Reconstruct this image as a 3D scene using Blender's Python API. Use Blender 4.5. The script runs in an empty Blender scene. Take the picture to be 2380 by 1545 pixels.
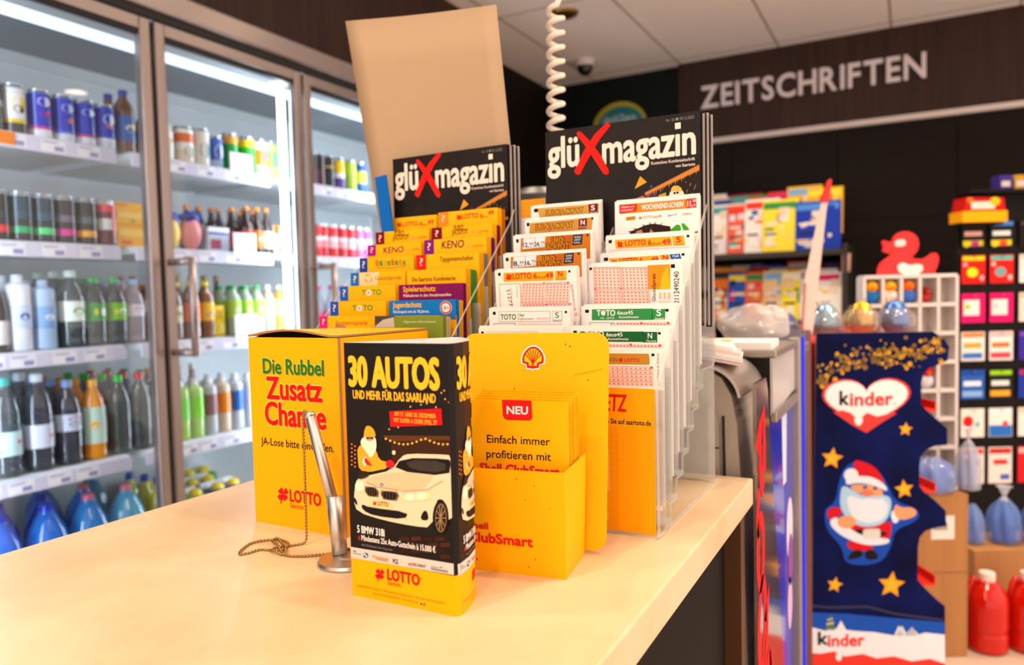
import bpy, bmesh, math, random
import numpy as np
from mathutils import Matrix, Vector
random.seed(7)
PI = math.pi
sc = bpy.context.scene
COL = sc.collection
# ------------------------------------------------------------------ camera, world, light, exposure
F_PX = 1715.6
yaw, pitch, roll = [math.radians(a) for a in (28.405, 2.802, -1.413)]
fw = Vector((-math.sin(yaw), math.cos(yaw), 0)); rt = Vector((math.cos(yaw), math.sin(yaw), 0)); up = Vector((0, 0, 1))
fwd = fw * math.cos(pitch) - up * math.sin(pitch)
up2 = up * math.cos(pitch) + fw * math.sin(pitch)
r3 = rt * math.cos(roll) + up2 * math.sin(roll)
u3 = -rt * math.sin(roll) + up2 * math.cos(roll)
cam = bpy.data.cameras.new('camera'); camo = bpy.data.objects.new('camera', cam); COL.objects.link(camo)
camo.matrix_world = Matrix(((r3.x, u3.x, -fwd.x, 0), (r3.y, u3.y, -fwd.y, 0), (r3.z, u3.z, -fwd.z, 1.21), (0, 0, 0, 1)))
cam.sensor_width = 36; cam.lens = F_PX / 2380 * 36; cam.clip_start = .02
cam.dof.use_dof = True; cam.dof.focus_distance = .77; cam.dof.aperture_fstop = 4.3
sc.camera = camo
sc.view_settings.view_transform = 'Standard'; sc.view_settings.look = 'None'
sc.view_settings.gamma = 1; sc.view_settings.use_curve_mapping = False
sc.view_settings.exposure = 0.0
sc.cycles.use_denoising = True
sc.cycles.transparent_max_bounces = 24; sc.cycles.max_bounces = 8; sc.cycles.diffuse_bounces = 3; sc.cycles.glossy_bounces = 3
sc.cycles.caustics_reflective = False; sc.cycles.caustics_refractive = False; sc.cycles.sample_clamp_indirect = 4
w = bpy.data.worlds.new('world'); sc.world = w; w.use_nodes = True
w.node_tree.nodes['Background'].inputs[0].default_value = (1, .80, .69, 1); w.node_tree.nodes['Background'].inputs[1].default_value = 1.9
WARM = (1.0, .80, .61)
# recessed ceiling downlights: (x, y, power, lamp colour); the luminaire for each is built with the ceiling
DOWNLIGHTS = [(-1.15, .05, 9), (-.62, -.35, 13), (.25, .75, 11), (1.01, 3.31, 20), (-.35, 3.95, 20), (.95, 1.9, 20), (-1.25, 2.2, 9), (.05, -1.35, 30), (-1.0, 2.9, 14), (.3, 2.35, 15)]  # last three are unseen extras, added to brighten front faces, magazines and displays
for x, y, p in DOWNLIGHTS:
    l = bpy.data.lights.new('downlight_lamp', 'SPOT'); l.energy = p * 4.0; l.color = WARM; l.shadow_soft_size = .055
    l.spot_size = math.radians(125); l.spot_blend = .7
    o = bpy.data.objects.new('downlight_lamp', l); o.location = (x, y, 2.765); COL.objects.link(o)

# ------------------------------------------------------------------ materials
def lin(c):
    c = c.lstrip('#'); v = [int(c[i:i + 2], 16) / 255 for i in (0, 2, 4)]
    return [x / 12.92 if x <= .04045 else ((x + .055) / 1.055) ** 2.4 for x in v]
MATS = {}
def mt(name, hexc='808080', rough=.5, metal=0, spec=.5, emit=0, alpha=1, noise=None, scale=(20, 20, 20), bump=0, coat=0, trans=0):
    if name in MATS: return MATS[name]
    m = bpy.data.materials.new(name); m.use_nodes = True; n = m.node_tree.nodes; L = m.node_tree.links
    b = n['Principled BSDF']; c = lin(hexc) + [1]
    b.inputs['Base Color'].default_value = c; b.inputs['Roughness'].default_value = rough; b.inputs['Metallic'].default_value = metal
    b.inputs['Specular IOR Level'].default_value = spec; b.inputs['Alpha'].default_value = alpha; b.inputs['Coat Weight'].default_value = coat
    if trans: b.inputs['Transmission Weight'].default_value = trans
    if emit: b.inputs['Emission Color'].default_value = c; b.inputs['Emission Strength'].default_value = emit
    if noise or bump:
        tc = n.new('ShaderNodeTexCoord'); mp = n.new('ShaderNodeMapping'); mp.inputs['Scale'].default_value = scale
        nz = n.new('ShaderNodeTexNoise'); nz.inputs['Scale'].default_value = 1; nz.inputs['Detail'].default_value = 6
        L.new(tc.outputs['Object'], mp.inputs[0]); L.new(mp.outputs[0], nz.inputs['Vector'])
        if noise:
            cr = n.new('ShaderNodeValToRGB'); cr.color_ramp.elements[0].color = c; cr.color_ramp.elements[1].color = lin(noise) + [1]
            cr.color_ramp.elements[0].position = .35; cr.color_ramp.elements[1].position = .65
            L.new(nz.outputs[0], cr.inputs[0]); L.new(cr.outputs[0], b.inputs['Base Color'])
        if bump:
            bp = n.new('ShaderNodeBump'); bp.inputs['Strength'].default_value = bump; bp.inputs['Distance'].default_value = .002
            L.new(nz.outputs[0], bp.inputs['Height']); L.new(bp.outputs[0], b.inputs['Normal'])
    MATS[name] = m; return m
def clear(name, tint='FFFFFF', refl=.08, rough=.02, haze=0, graze=.9):
    """thin clear sheet: mostly transparent, a fresnel share of mirror"""
    if name in MATS: return MATS[name]
    m = bpy.data.materials.new(name); m.use_nodes = True; n = m.node_tree.nodes; L = m.node_tree.links
    n.remove(n['Principled BSDF']); out = n['Material Output']
    t = n.new('ShaderNodeBsdfTransparent'); t.inputs[0].default_value = lin(tint) + [1]
    g = n.new('ShaderNodeBsdfGlossy'); g.inputs['Roughness'].default_value = rough; g.inputs[0].default_value = (1, 1, 1, 1)
    lw0 = n.new('ShaderNodeLayerWeight'); lw0.inputs[0].default_value = .5
    pw = n.new('ShaderNodeMath'); pw.operation = 'POWER'; pw.inputs[1].default_value = 5; L.new(lw0.outputs['Facing'], pw.inputs[0])
    lw = n.new('ShaderNodeMath'); lw.operation = 'MULTIPLY_ADD'; lw.inputs[1].default_value = graze; lw.inputs[2].default_value = refl * .5; L.new(pw.outputs[0], lw.inputs[0])
    mx = n.new('ShaderNodeMixShader'); L.new(lw.outputs[0], mx.inputs[0]); L.new(t.outputs[0], mx.inputs[1]); L.new(g.outputs[0], mx.inputs[2])
    last = mx
    if haze:
        d = n.new('ShaderNodeBsdfDiffuse'); d.inputs[0].default_value = (.9, .88, .86, 1)
        m2 = n.new('ShaderNodeMixShader'); m2.inputs[0].default_value = haze
        L.new(mx.outputs[0], m2.inputs[1]); L.new(d.outputs[0], m2.inputs[2]); last = m2
    L.new(last.outputs[0], out.inputs[0]); MATS[name] = m; return m
def flat(hexc, rough=.55):
    return mt('print_' + hexc, hexc, rough, spec=.12)
def gloss(hexc):
    return mt('gloss_' + hexc, hexc, .22, spec=.5)
def plast(hexc, alpha):
    name = 'clearplastic_%s_%d' % (hexc, alpha * 100)
    if name in MATS: return MATS[name]
    m = bpy.data.materials.new(name); m.use_nodes = True; n = m.node_tree.nodes; L = m.node_tree.links; n.remove(n['Principled BSDF']); c = lin(hexc)
    t = n.new('ShaderNodeBsdfTransparent'); t.inputs[0].default_value = [.55 + .45 * x for x in c] + [1]; d = n.new('ShaderNodeBsdfDiffuse'); d.inputs[0].default_value = c + [1]
    g = n.new('ShaderNodeBsdfGlossy'); g.inputs['Roughness'].default_value = .09; g.inputs[0].default_value = (1, 1, 1, 1)
    a = n.new('ShaderNodeMixShader'); a.inputs[0].default_value = alpha; L.new(t.outputs[0], a.inputs[1]); L.new(d.outputs[0], a.inputs[2])
    lw = n.new('ShaderNodeLayerWeight'); lw.inputs[0].default_value = .5; pw = n.new('ShaderNodeMath'); pw.operation = 'POWER'; pw.inputs[1].default_value = 3; L.new(lw.outputs['Facing'], pw.inputs[0])
    ma = n.new('ShaderNodeMath'); ma.operation = 'MULTIPLY_ADD'; ma.inputs[1].default_value = .6; ma.inputs[2].default_value = .06; L.new(pw.outputs[0], ma.inputs[0])
    x = n.new('ShaderNodeMixShader'); L.new(ma.outputs[0], x.inputs[0]); L.new(a.outputs[0], x.inputs[1]); L.new(g.outputs[0], x.inputs[2]); L.new(x.outputs[0], n['Material Output'].inputs[0]); MATS[name] = m; return m

# ------------------------------------------------------------------ mesh builder
EPS = .00016
TXT = {}
def glyphs(s, bold=0, shear=0):
    k = (s, bold, shear)
    if k in TXT: return TXT[k]
    c = bpy.data.curves.new('t', 'FONT'); c.body = s; c.size = 1; c.resolution_u = 3 if len(s) < 14 else 2; c.offset = bold; c.shear = shear; c.fill_mode = 'FRONT'
    o = bpy.data.objects.new('t', c); me = o.to_mesh()
    v = [(p.co.x, p.co.y) for p in me.vertices]; f = [tuple(p.vertices) for p in me.polygons]
    o.to_mesh_clear(); bpy.data.objects.remove(o); bpy.data.curves.remove(c)
    TXT[k] = (v, f); return TXT[k]
CAP = max(p[1] for p in glyphs('H')[0])
class B:
    def __init__(s): s.v = []; s.f = []; s.m = []; s.s = []; s.y0 = 0; s.map = None; s.strips = None
    def add(s, vs, fs, mat, smooth=False):
        o = len(s.v); s.v += [tuple(v) for v in vs]
        for f in fs: s.f.append(tuple(i + o for i in f)); s.m.append(mat); s.s.append(smooth)
        return s
    def box(s, x0, x1, y0, y1, z0, z1, mat, bev=0, seg=2):
        if not bev:
            vs = [(x, y, z) for x in (x0, x1) for y in (y0, y1) for z in (z0, z1)]
            return s.add(vs, [(0, 1, 3, 2), (4, 6, 7, 5), (0, 4, 5, 1), (2, 3, 7, 6), (0, 2, 6, 4), (1, 5, 7, 3)], mat)
        bm = bmesh.new(); bmesh.ops.create_cube(bm, size=1)
        for v in bm.verts: v.co = ((x0 + x1) / 2 + v.co.x * (x1 - x0), (y0 + y1) / 2 + v.co.y * (y1 - y0), (z0 + z1) / 2 + v.co.z * (z1 - z0))
        bmesh.ops.bevel(bm, geom=bm.edges[:], offset=bev, segments=seg, affect='EDGES', profile=.5)
        return s.frombm(bm, mat, seg > 2)
    def frombm(s, bm, mat, smooth=True):
        bm.verts.index_update(); s.add([v.co[:] for v in bm.verts], [[v.index for v in f.verts] for f in bm.faces], mat, smooth); bm.free(); return s
    def prism(s, poly, ax, a0, a1, mat, edge=None, smooth=False):
        """2D polygon extruded along axis ax ('x': poly=(y,z), 'y': (x,z), 'z': (x,y))"""
        g = {'x': lambda p, a: (a, p[0], p[1]), 'y': lambda p, a: (p[0], a, p[1]), 'z': lambda p, a: (p[0], p[1], a)}[ax]
        n = len(poly); vs = [g(p, a0) for p in poly] + [g(p, a1) for p in poly]
        s.add(vs, [tuple(range(n))[::-1], tuple(range(n, 2 * n))], mat)
        return s.add(vs, [(i, (i + 1) % n, n + (i + 1) % n, n + i) for i in range(n)], edge or mat, smooth)
    def lathe(s, prof, mat, c=(0, 0, 0), n=20, cap=True):
        """prof = [(r, z) or (r, z, material of the band up to the next point)]"""
        vs = []; m = len(prof)
        for p in prof:
            for i in range(n): a = 2 * PI * i / n; vs.append((c[0] + p[0] * math.cos(a), c[1] + p[0] * math.sin(a), c[2] + p[1]))
        for j in range(m - 1):
            mm = prof[j][2] if len(prof[j]) > 2 else mat
            s.add(vs[j * n:(j + 2) * n], [(i, (i + 1) % n, n + (i + 1) % n, n + i) for i in range(n)], mm, True)
        if cap:
            s.add(vs[:n], [tuple(range(n))[::-1]], prof[0][2] if len(prof[0]) > 2 else mat); s.add(vs[-n:], [tuple(range(n))], prof[-2][2] if len(prof[-2]) > 2 else mat)
        return s
    def tube(s, pts, r, mat, n=8, caps=True):
        pts = [Vector(p) for p in pts]; m = len(pts); vs = []; nrm = None
        for i, p in enumerate(pts):
            t = (pts[min(i + 1, m - 1)] - pts[max(i - 1, 0)]).normalized()
            if nrm is None: nrm = t.orthogonal().normalized()
            nrm = (nrm - t * nrm.dot(t)).normalized(); bi = t.cross(nrm); rr = r[i] if isinstance(r, (list, tuple)) else r
            for k in range(n): a = 2 * PI * k / n; vs.append(p + (nrm * math.cos(a) + bi * math.sin(a)) * rr)
        fs = [(j * n + i, j * n + (i + 1) % n, (j + 1) * n + (i + 1) % n, (j + 1) * n + i) for j in range(m - 1) for i in range(n)]
        if caps: fs += [tuple(range(n))[::-1], tuple(range((m - 1) * n, m * n))]
        return s.add(vs, fs, mat, True)
    def ell(s, c, r, mat, nu=16, nv=10, warp=None):
        vs = []; 
        for j in range(nv + 1):
            t = PI * j / nv
            for i in range(nu):
                a = 2 * PI * i / nu; d = Vector((math.sin(t) * math.cos(a), math.sin(t) * math.sin(a), math.cos(t))); q = warp(d) if warp else 1
                vs.append((c[0] + d.x * r[0] * q, c[1] + d.y * r[1] * q, c[2] + d.z * r[2] * q))
        return s.add(vs, [(j * nu + i, (j + 1) * nu + i, (j + 1) * nu + (i + 1) % nu, j * nu + (i + 1) % nu) for j in range(nv) for i in range(nu)], mat, True)
    # ---- printed matter: flat shapes (u, v) on the face that looks along -y, print layer k
    def M(s, u, v, k):
        return s.map(u, v, k) if s.map else (u, s.y0 - EPS * k, v)
    def poly(s, pts, mat, k=1):
        a = sum(pts[i][0] * pts[(i + 1) % len(pts)][1] - pts[(i + 1) % len(pts)][0] * pts[i][1] for i in range(len(pts)))
        if a < 0: pts = pts[::-1]
        if s.strips:
            for c0, c1 in zip(s.strips, s.strips[1:]):
                q = pts
                for lim, sg in ((c0, 1), (c1, -1)):
                    o = []
                    for i in range(len(q)):
                        A_, B_ = q[i], q[(i + 1) % len(q)]; da, db = sg * (A_[0] - lim), sg * (B_[0] - lim)
                        if da >= 0: o.append(A_)
                        if (da > 0 and db < 0) or (da < 0 and db > 0): t = da / (da - db); o.append((lim, A_[1] + (B_[1] - A_[1]) * t))
                    q = o
                    if len(q) < 3: break
                if len(q) >= 3 and max(x[0] for x in q) - min(x[0] for x in q) > 1e-6: s.add([s.M(min(max(u, c0 + 1e-7), c1 - 1e-7), v, k) for u, v in q], [tuple(range(len(q)))], mat)
            return s
        return s.add([s.M(u, v, k) for u, v in pts], [tuple(range(len(pts)))], mat)
    def rect(s, u0, v0, u1, v1, mat, k=1, n=1):
        for i in range(n): a, b = u0 + (u1 - u0) * i / n, u0 + (u1 - u0) * (i + 1) / n; s.poly([(a, v0), (b, v0), (b, v1), (a, v1)], mat, k)
        return s
    def disc(s, u, v, ru, rv, mat, k=1, n=18):
        return s.poly([(u + ru * math.cos(2 * PI * i / n), v + rv * math.sin(2 * PI * i / n)) for i in range(n)], mat, k)
    def stroke(s, pts, wd, mat, k=1):
        n = len(pts); L = []; R = []
        for i, p in enumerate(pts):
            a, b = pts[max(i - 1, 0)], pts[min(i + 1, n - 1)]; dx, dy = b[0] - a[0], b[1] - a[1]; l = math.hypot(dx, dy) or 1
            ww = wd[i] if isinstance(wd, (list, tuple)) else wd
            L.append((p[0] - dy / l * ww / 2, p[1] + dx / l * ww / 2)); R.append((p[0] + dy / l * ww / 2, p[1] - dx / l * ww / 2))
        for i in range(n - 1): s.poly([L[i], L[i + 1], R[i + 1], R[i]], mat, k)
        return s
    def txt(s, t, u, v, h, mat, k=2, w=None, al='L', bold=0, shear=0, rot=0):
        vs, fs = glyphs(t, 0, shear)
        if not vs: return s
        x0 = min(p[0] for p in vs); x1 = max(p[0] for p in vs); sc_ = h / CAP; sx = sc_ if w is None else w / (x1 - x0); W = (x1 - x0) * sx
        off = {'L': 0, 'C': -W / 2, 'R': -W}[al]; ca, sa = math.cos(rot), math.sin(rot); P = []
        d = bold * sc_ * .72; nd = 0 if bold <= 0 else (4 if bold < .022 else 8 if bold < .06 else 12)
        for i in range(max(nd, 1)):
            ox, oy = (d * math.cos(2 * PI * (i + .5) / nd), d * math.sin(2 * PI * (i + .5) / nd)) if nd else (0, 0); P = []
            for x, y in vs: a = (x - x0) * sx + off + ox; b = y * sc_ + oy; P.append(s.M(u + a * ca - b * sa, v + a * sa + b * ca, k + .02 * i))
            s.add(P, fs, mat)
        return s
    def build(s, name, parent=None, loc=(0, 0, 0), rot=(0, 0, 0)):
        me = bpy.data.meshes.new(name); me.from_pydata(s.v, [], s.f)
        ms = []; idx = {}
        for m in s.m:
            if m.name not in idx: idx[m.name] = len(ms); ms.append(m); me.materials.append(m)
        me.polygons.foreach_set('material_index', [idx[m.name] for m in s.m]); me.polygons.foreach_set('use_smooth', s.s); me.update()
        o = bpy.data.objects.new(name, me); COL.objects.link(o); o.location = loc; o.rotation_euler = rot
        if parent: o.parent = parent; KIDS.setdefault(parent.name, []).append(o)
        return o
KIDS = {}
def tag(o, label=None, cat=None, group=None, kind=None):
    if label: o['label'] = label
    if cat: o['category'] = cat
    if group: o['group'] = group
    if kind: o['kind'] = kind
    return o
def thing(name, label, cat, loc=(0, 0, 0), rot=0, group=None):
    o = bpy.data.objects.new(name, None); COL.objects.link(o); o.location = loc; o.empty_display_size = .05
    o.rotation_euler = rot if isinstance(rot, tuple) else (0, 0, rot)
    return tag(o, label, cat, group)
def copy_tree(o, loc=None, rot=None, label=None, group=None, parent=None):
    c = o.copy(); COL.objects.link(c)
    if parent: c.parent = parent; KIDS.setdefault(parent.name, []).append(c)
    if loc: c.location = loc
    if rot is not None: c.rotation_euler = rot if isinstance(rot, tuple) else (0, 0, rot)
    if label: c['label'] = label
    if group: c['group'] = group
    for ch in list(KIDS.get(o.name, [])): copy_tree(ch, parent=c)
    return c
def struct(name, b, **k): return tag(b.build(name, **k), kind='structure')
class Art:
    """printed artwork: a quad's own drawing coordinates -> metres on a sheet W wide, H high (top edge at v=oz)"""
    def __init__(s, b, quad, W, H, ox=None, oz=0, k0=0):
        s.b = b; s.k0 = k0; ox = -W / 2 if ox is None else ox
        dst = [(ox, oz), (ox + W, oz), (ox + W, oz - H), (ox, oz - H)]; A = []; y = []
        for (x, yy), (u, v) in zip(quad, dst):
            A += [[x, yy, 1, 0, 0, 0, -u * x, -u * yy], [0, 0, 0, x, yy, 1, -v * x, -v * yy]]; y += [u, v]
        s.h = np.linalg.solve(np.array(A, float), np.array(y, float))
    def __call__(s, x, y):
        h = s.h; d = h[6] * x + h[7] * y + 1; return (float((h[0] * x + h[1] * y + h[2]) / d), float((h[3] * x + h[4] * y + h[5]) / d))
    def T(s, t, x0, y0, x1, y1, hp, mat, k=2, bold=0, shear=0):
        a, b_ = s(x0, y0), s(x1, y1); top = s(x0, y0 - hp); s.b.txt(t, a[0], (a[1] + b_[1]) / 2, abs(top[1] - a[1]), mat, k + s.k0, w=b_[0] - a[0], bold=bold, shear=shear)
    def R(s, x0, y0, x1, y1, mat, k=1, n=1):
        a, b_ = s(x0, y0), s(x1, y1); s.b.rect(min(a[0], b_[0]), min(a[1], b_[1]), max(a[0], b_[0]), max(a[1], b_[1]), mat, k + s.k0, n)
    def P(s, pts, mat, k=1): s.b.poly([s(*p) for p in pts], mat, k + s.k0)
    def S(s, pts, wp, mat, k=2):
        q = s(pts[0][0] + 10, pts[0][1]); p = s(*pts[0]); sc_ = math.hypot(q[0] - p[0], q[1] - p[1]) / 10
        s.b.stroke([s(*p) for p in pts], [x * sc_ for x in wp] if isinstance(wp, (list, tuple)) else wp * sc_, mat, k + s.k0)
    def D(s, x, y, rx, ry, mat, k=2, n=16):
        s.b.poly([s(x + rx * math.cos(2 * PI * i / n), y + ry * math.sin(2 * PI * i / n)) for i in range(n)], mat, k + s.k0)
    def RR(s, x0, y0, x1, y1, r, mat, k=1, n=4):
        pts = []
        for cx, cy, a0 in ((x1 - r, y0 + r, -90), (x1 - r, y1 - r, 0), (x0 + r, y1 - r, 90), (x0 + r, y0 + r, 180)):
            for i in range(n + 1): a = math.radians(a0 + 90 * i / n); pts.append((cx + r * math.cos(a), cy + r * math.sin(a)))
        s.P(pts, mat, k)
def sm(pts, it=2):
    for _ in range(it):
        q = []
        for i in range(len(pts)): a, b = pts[i], pts[(i + 1) % len(pts)]; q += [(a[0] * .75 + b[0] * .25, a[1] * .75 + b[1] * .25), (a[0] * .25 + b[0] * .75, a[1] * .25 + b[1] * .75)]
        pts = q
    return pts
def clover(A, cx, cy, r, mat, k=2, slim=1):
    for a in (45, 135, 225, 315):
        a = math.radians(a + 8); ux, uy = math.cos(a), math.sin(a); px, py = -uy, ux
        pts = [(0, 0), (.55, -.42), (.95, -.4), (1.0, -.08), (.84, 0), (1.0, .08), (.95, .4), (.55, .42)]
        A.P([(cx + (ux * p + px * q) * r * slim, cy + (uy * p + py * q) * r) for p, q in pts], mat, k)
    A.S([(cx, cy), (cx - r * .15 * slim, cy + r * .7), (cx - r * .45 * slim, cy + r * 1.3)], r * .13, mat, k)
# shared colours
RED = flat('D8121C'); BLK = flat('141210'); WHT = flat('F2EEEA'); YEL = flat('FFB400', .5); DKG = flat('0F6B35'); CREAM = flat('F5DDC0'); PINKP = flat('FBD9CF'); ORG = flat('F08A00'); PAPER = mt('white_paper', 'F4EFEA', .6, spec=.25)
ACR = clear('clear_acrylic', refl=.012, graze=.3); ACE = clear('clear_acrylic_edge', 'EEF2F0', refl=.04, rough=.08, haze=.32, graze=.5)  # edge brightness is put in as white haze, for the light acrylic catches
# ------------------------------------------------------------------ room shell
def wood(name, a, b, rough=.45):
    return mt(name, a, rough, spec=.2, noise=b, scale=(60, 60, 1.6), bump=.05)
WOOD = wood('dark_wood_veneer', '2A1A14', '3A261D'); DARK = mt('dark_wall_panel', '130D0A', .55, spec=.12, noise='19110D', scale=(3, 3, 30))
def tiles(name, base, line, sx, sy, ox, oy, wd, rough, var):
    m = bpy.data.materials.new(name); m.use_nodes = True; n = m.node_tree.nodes; L = m.node_tree.links; b = n['Principled BSDF']; b.inputs['Roughness'].default_value = rough
    g = n.new('ShaderNodeNewGeometry'); sp = n.new('ShaderNodeSeparateXYZ'); L.new(g.outputs['Position'], sp.inputs[0]); rs = []
    for k, (s, o) in enumerate(((sx, ox), (sy, oy))):
        a = n.new('ShaderNodeMath'); a.operation = 'SUBTRACT'; a.inputs[1].default_value = o; L.new(sp.outputs[k], a.inputs[0])
        d = n.new('ShaderNodeMath'); d.operation = 'DIVIDE'; d.inputs[1].default_value = s; L.new(a.outputs[0], d.inputs[0])
        f = n.new('ShaderNodeMath'); f.operation = 'PINGPONG'; f.inputs[1].default_value = .5; L.new(d.outputs[0], f.inputs[0])
        c = n.new('ShaderNodeMath'); c.operation = 'GREATER_THAN'; c.inputs[1].default_value = wd / s; L.new(f.outputs[0], c.inputs[0]); rs.append(c)
    mu = n.new('ShaderNodeMath'); mu.operation = 'MULTIPLY'; L.new(rs[0].outputs[0], mu.inputs[0]); L.new(rs[1].outputs[0], mu.inputs[1])
    nz = n.new('ShaderNodeTexNoise'); nz.inputs['Scale'].default_value = 9; L.new(g.outputs['Position'], nz.inputs['Vector'])
    cr = n.new('ShaderNodeValToRGB'); cr.color_ramp.elements[0].color = lin(base) + [1]; cr.color_ramp.elements[1].color = lin(var) + [1]; L.new(nz.outputs[0], cr.inputs[0])
    mx = n.new('ShaderNodeMix'); mx.data_type = 'RGBA'; L.new(mu.outputs[0], mx.inputs[0]); mx.inputs[6].default_value = lin(line) + [1]; L.new(cr.outputs[0], mx.inputs[7]); L.new(mx.outputs[2], b.inputs['Base Color'])
    return m
CEIL = tiles('ceiling_tile', 'F6EEEA', '8A7A72', .648, 1.296, -1.403, 5.02, .006, .8, 'F0E8E4')
FLOOR = tiles('floor_tile', 'DCC8B2', 'B09B84', .6, .6, 0, 0, .003, .35, 'D2BDA4')
def room_box(name, x0, x1, y0, y1, z0, z1, m):
    return struct(name, B().box(x0, x1, y0, y1, z0, z1, m))
room_box('floor', -3.05, 2.3, -2.1, 5.3, -.1, 0, FLOOR)
room_box('ceiling', -3.05, 2.3, -2.1, 5.3, 2.78, 2.88, CEIL)
room_box('wall_left', -3.15, -3.0, -2.1, 5.3, 0, 2.78, DARK)
room_box('wall_back', -2.43, 2.2, 5.17, 5.3, 0, 2.78, mt('dark_green_wall', '07100F', .55, spec=.15, noise='0A1312', scale=(2, 2, 2)))
room_box('trim_1', -3.0, -2.16, .5, 3.63, 2.235, 2.78, WOOD)          # wood fascia over the cooler
room_box('trim_2', -3.0, -2.43, 3.64, 5.3, 0, 2.78, DARK)             # wall past the cooler's end
b = B()
for x0, x1 in ((-1.414, 2.19),): b.box(x0, x1, 5.12, 5.168, 2.245, 2.779, WOOD)
struct('trim_3', b)
room_box('trim_4', -1.414, 2.19, 5.10, 5.168, 2.212, 2.244, mt('white_trim', 'D6C8C2', .5))
for i, (x0, x1) in enumerate(((-2.42, -1.063), (-1.057, -.413), (-.407, .237), (.243, .887), (.893, 2.19))):
    b = B()
    for z0, z1 in ((.1, 1.008), (1.012, 1.628), (1.632, 2.21)): b.box(x0, x1, 5.135, 5.168, z0, z1, DARK)
    struct('trim_%d' % (5 + i), b)
# letters on the fascia
t = thing('wall_lettering', 'large pale capital letters spelling the magazine department on the dark wood fascia', 'sign', (-1.258, 5.112, 2.452))
LET = mt('letter_white', 'D8CDD0', .45); W_ = 1.30; word = 'ZEITSCHRIFTEN'
vs, _ = glyphs(word, .02); tot = max(p[0] for p in vs); x = 0
for ch in word:
    vs, fs = glyphs(ch, .02); a0 = min(p[0] for p in vs); a1 = max(p[0] for p in vs); s = .142 / CAP; sx = W_ / tot / 1.055
    q = B(); P = [((px - a0) * sx, -.014, py * s) for px, py in vs] ; n = len(P)
    q.add(P, fs, LET); q.add([(p[0], 0, p[2]) for p in P], [f[::-1] for f in fs], LET)
    ed = {}
    for f in fs:
        for i in range(len(f)): ed[(f[i], f[(i + 1) % len(f)])] = 1
    q.add(P + [(p[0], 0, p[2]) for p in P], [(e[1], e[0], e[0] + n, e[1] + n) for e in ed if (e[1], e[0]) not in ed], LET)
    q.build('letter', t, (x, 0, 0)); x += (a1 - a0) * sx + .1 * sx * (1.0 if ch != 'I' else 1.1)
# oval sign on the dark green wall
t = thing('oval_sign', 'oval teal shop sign with yellow-green ring on the dark green wall', 'sign', (-1.86, 5.15, 2.42))
q = B(); q.prism([(.205 * math.cos(a * PI / 24), .175 * math.sin(a * PI / 24)) for a in range(48)], 'y', 0, .018, mt('sign_ring', 'A8A01C', .5)); q.build('ring', t)
q = B(); q.y0 = -.012; q.prism([(.18 * math.cos(a * PI / 24) + .012, .150 * math.sin(a * PI / 24) - .012) for a in range(48)], 'y', -.012, 0, mt('sign_teal', '0E6C78', .5))
q.txt('deli2go', -.12, .03, .05, flat('B8D0D0'), 2, w=.25, bold=.01); q.build('panel', t)
# dome camera
t = thing('dome_camera', 'small white and black dome security camera on the ceiling by the back wall', 'camera', (-1.93, 4.69, 2.78))
B().lathe([(.06, -.04), (.068, -.02), (.068, 0)], mt('camera_white', 'CFC6C4', .4), n=24).build('housing', t)
q = B(); q.lathe([(.0005, -.10), (.025, -.094), (.045, -.075), (.054, -.05), (.054, -.036)], mt('camera_dome', '0A0A0C', .08), n=24); q.build('dome', t)
# ceiling downlights
LAMP = mt('lamp_glow', 'FFE6C8', emit=30); RING = mt('lamp_ring_white', 'E8DFD6', .4); BRASS = mt('lamp_ring_brass', 'B08A4A', .3, metal=.8)
for i, (x, y, p) in enumerate(DOWNLIGHTS):
    nm = ['over the counter end by the cooler', 'over the shopper side of the counter', 'above the aisle beside the counter', 'in the far aisle', 'near the magazine shelves', 'halfway down the aisle', 'between counter and cooler', 'added out of view to light the front faces', 'added out of view beyond the counter end', 'added out of view to light the floor displays'][i]
    t = thing('ceiling_downlight', 'round recessed ceiling downlight ' + nm, 'lamp', (x, y, 2.78), 0, 'recessed ceiling downlights')
    B().lathe([(.075, -.012), (.095, -.008), (.1, 0), (.1, .0)], RING, n=28, cap=False).add([], [], RING).build('trim_ring', t)
    q = B(); q.lathe([(.0005, -.006), (.074, -.006)], LAMP, n=28, cap=False); q.build('diffuser', t)

t = thing('brass_spotlight', 'unlit recessed brass spotlight in the ceiling near the dark green wall', 'lamp', (-1.705, 3.85, 2.78))
B().lathe([(.05, -.012), (.075, -.012), (.085, 0)], BRASS, n=28, cap=False).build('trim_ring', t); B().lathe([(.0005, -.004), (.05, -.012)], mt('brass_dull', '6A5028', .35, metal=.7), n=28, cap=False).build('reflector', t)
# ------------------------------------------------------------------ glass-door cooler along the wall
ALU = mt('brushed_alu', 'A89C98', .32, metal=.75); ALD = mt('dark_gasket', '15110F', .6); CW = mt('cooler_white', 'E4E8EA', .5); CG = mt('cooler_ceiling', '8E9296', .5)
RAIL = mt('price_rail_lilac', 'DCD8F0', .4); GLASS = clear('cooler_glass', 'F4F8FA', refl=.04, rough=.01); LED = mt('led_white', 'E4F2FF', emit=45); LEDS = mt('led_soft', 'DDEBFF', emit=1.6)
cool = thing('drinks_cooler', 'long glass-door drinks cooler with lit shelves along the wall', 'cooler', (0, 0, 0))
BAY = [.92, 1.592, 2.262, 2.93, 3.6]
q = B(); q.box(-2.98, -2.905, .86, 3.62, .1, 2.2, CW); q.build('back_panel', cool)
q = B(); q.box(-2.905, -2.16, .86, 3.62, 2.15, 2.2, CG); q.box(-2.905, -2.89, .92, 3.6, 2.11, 2.15, CW); q.build('top_panel', cool)
B().box(-2.98, -2.16, .86, 3.62, 0, .30, mt('plinth_grey', '3A3634', .5)).build('plinth', cool)
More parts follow.
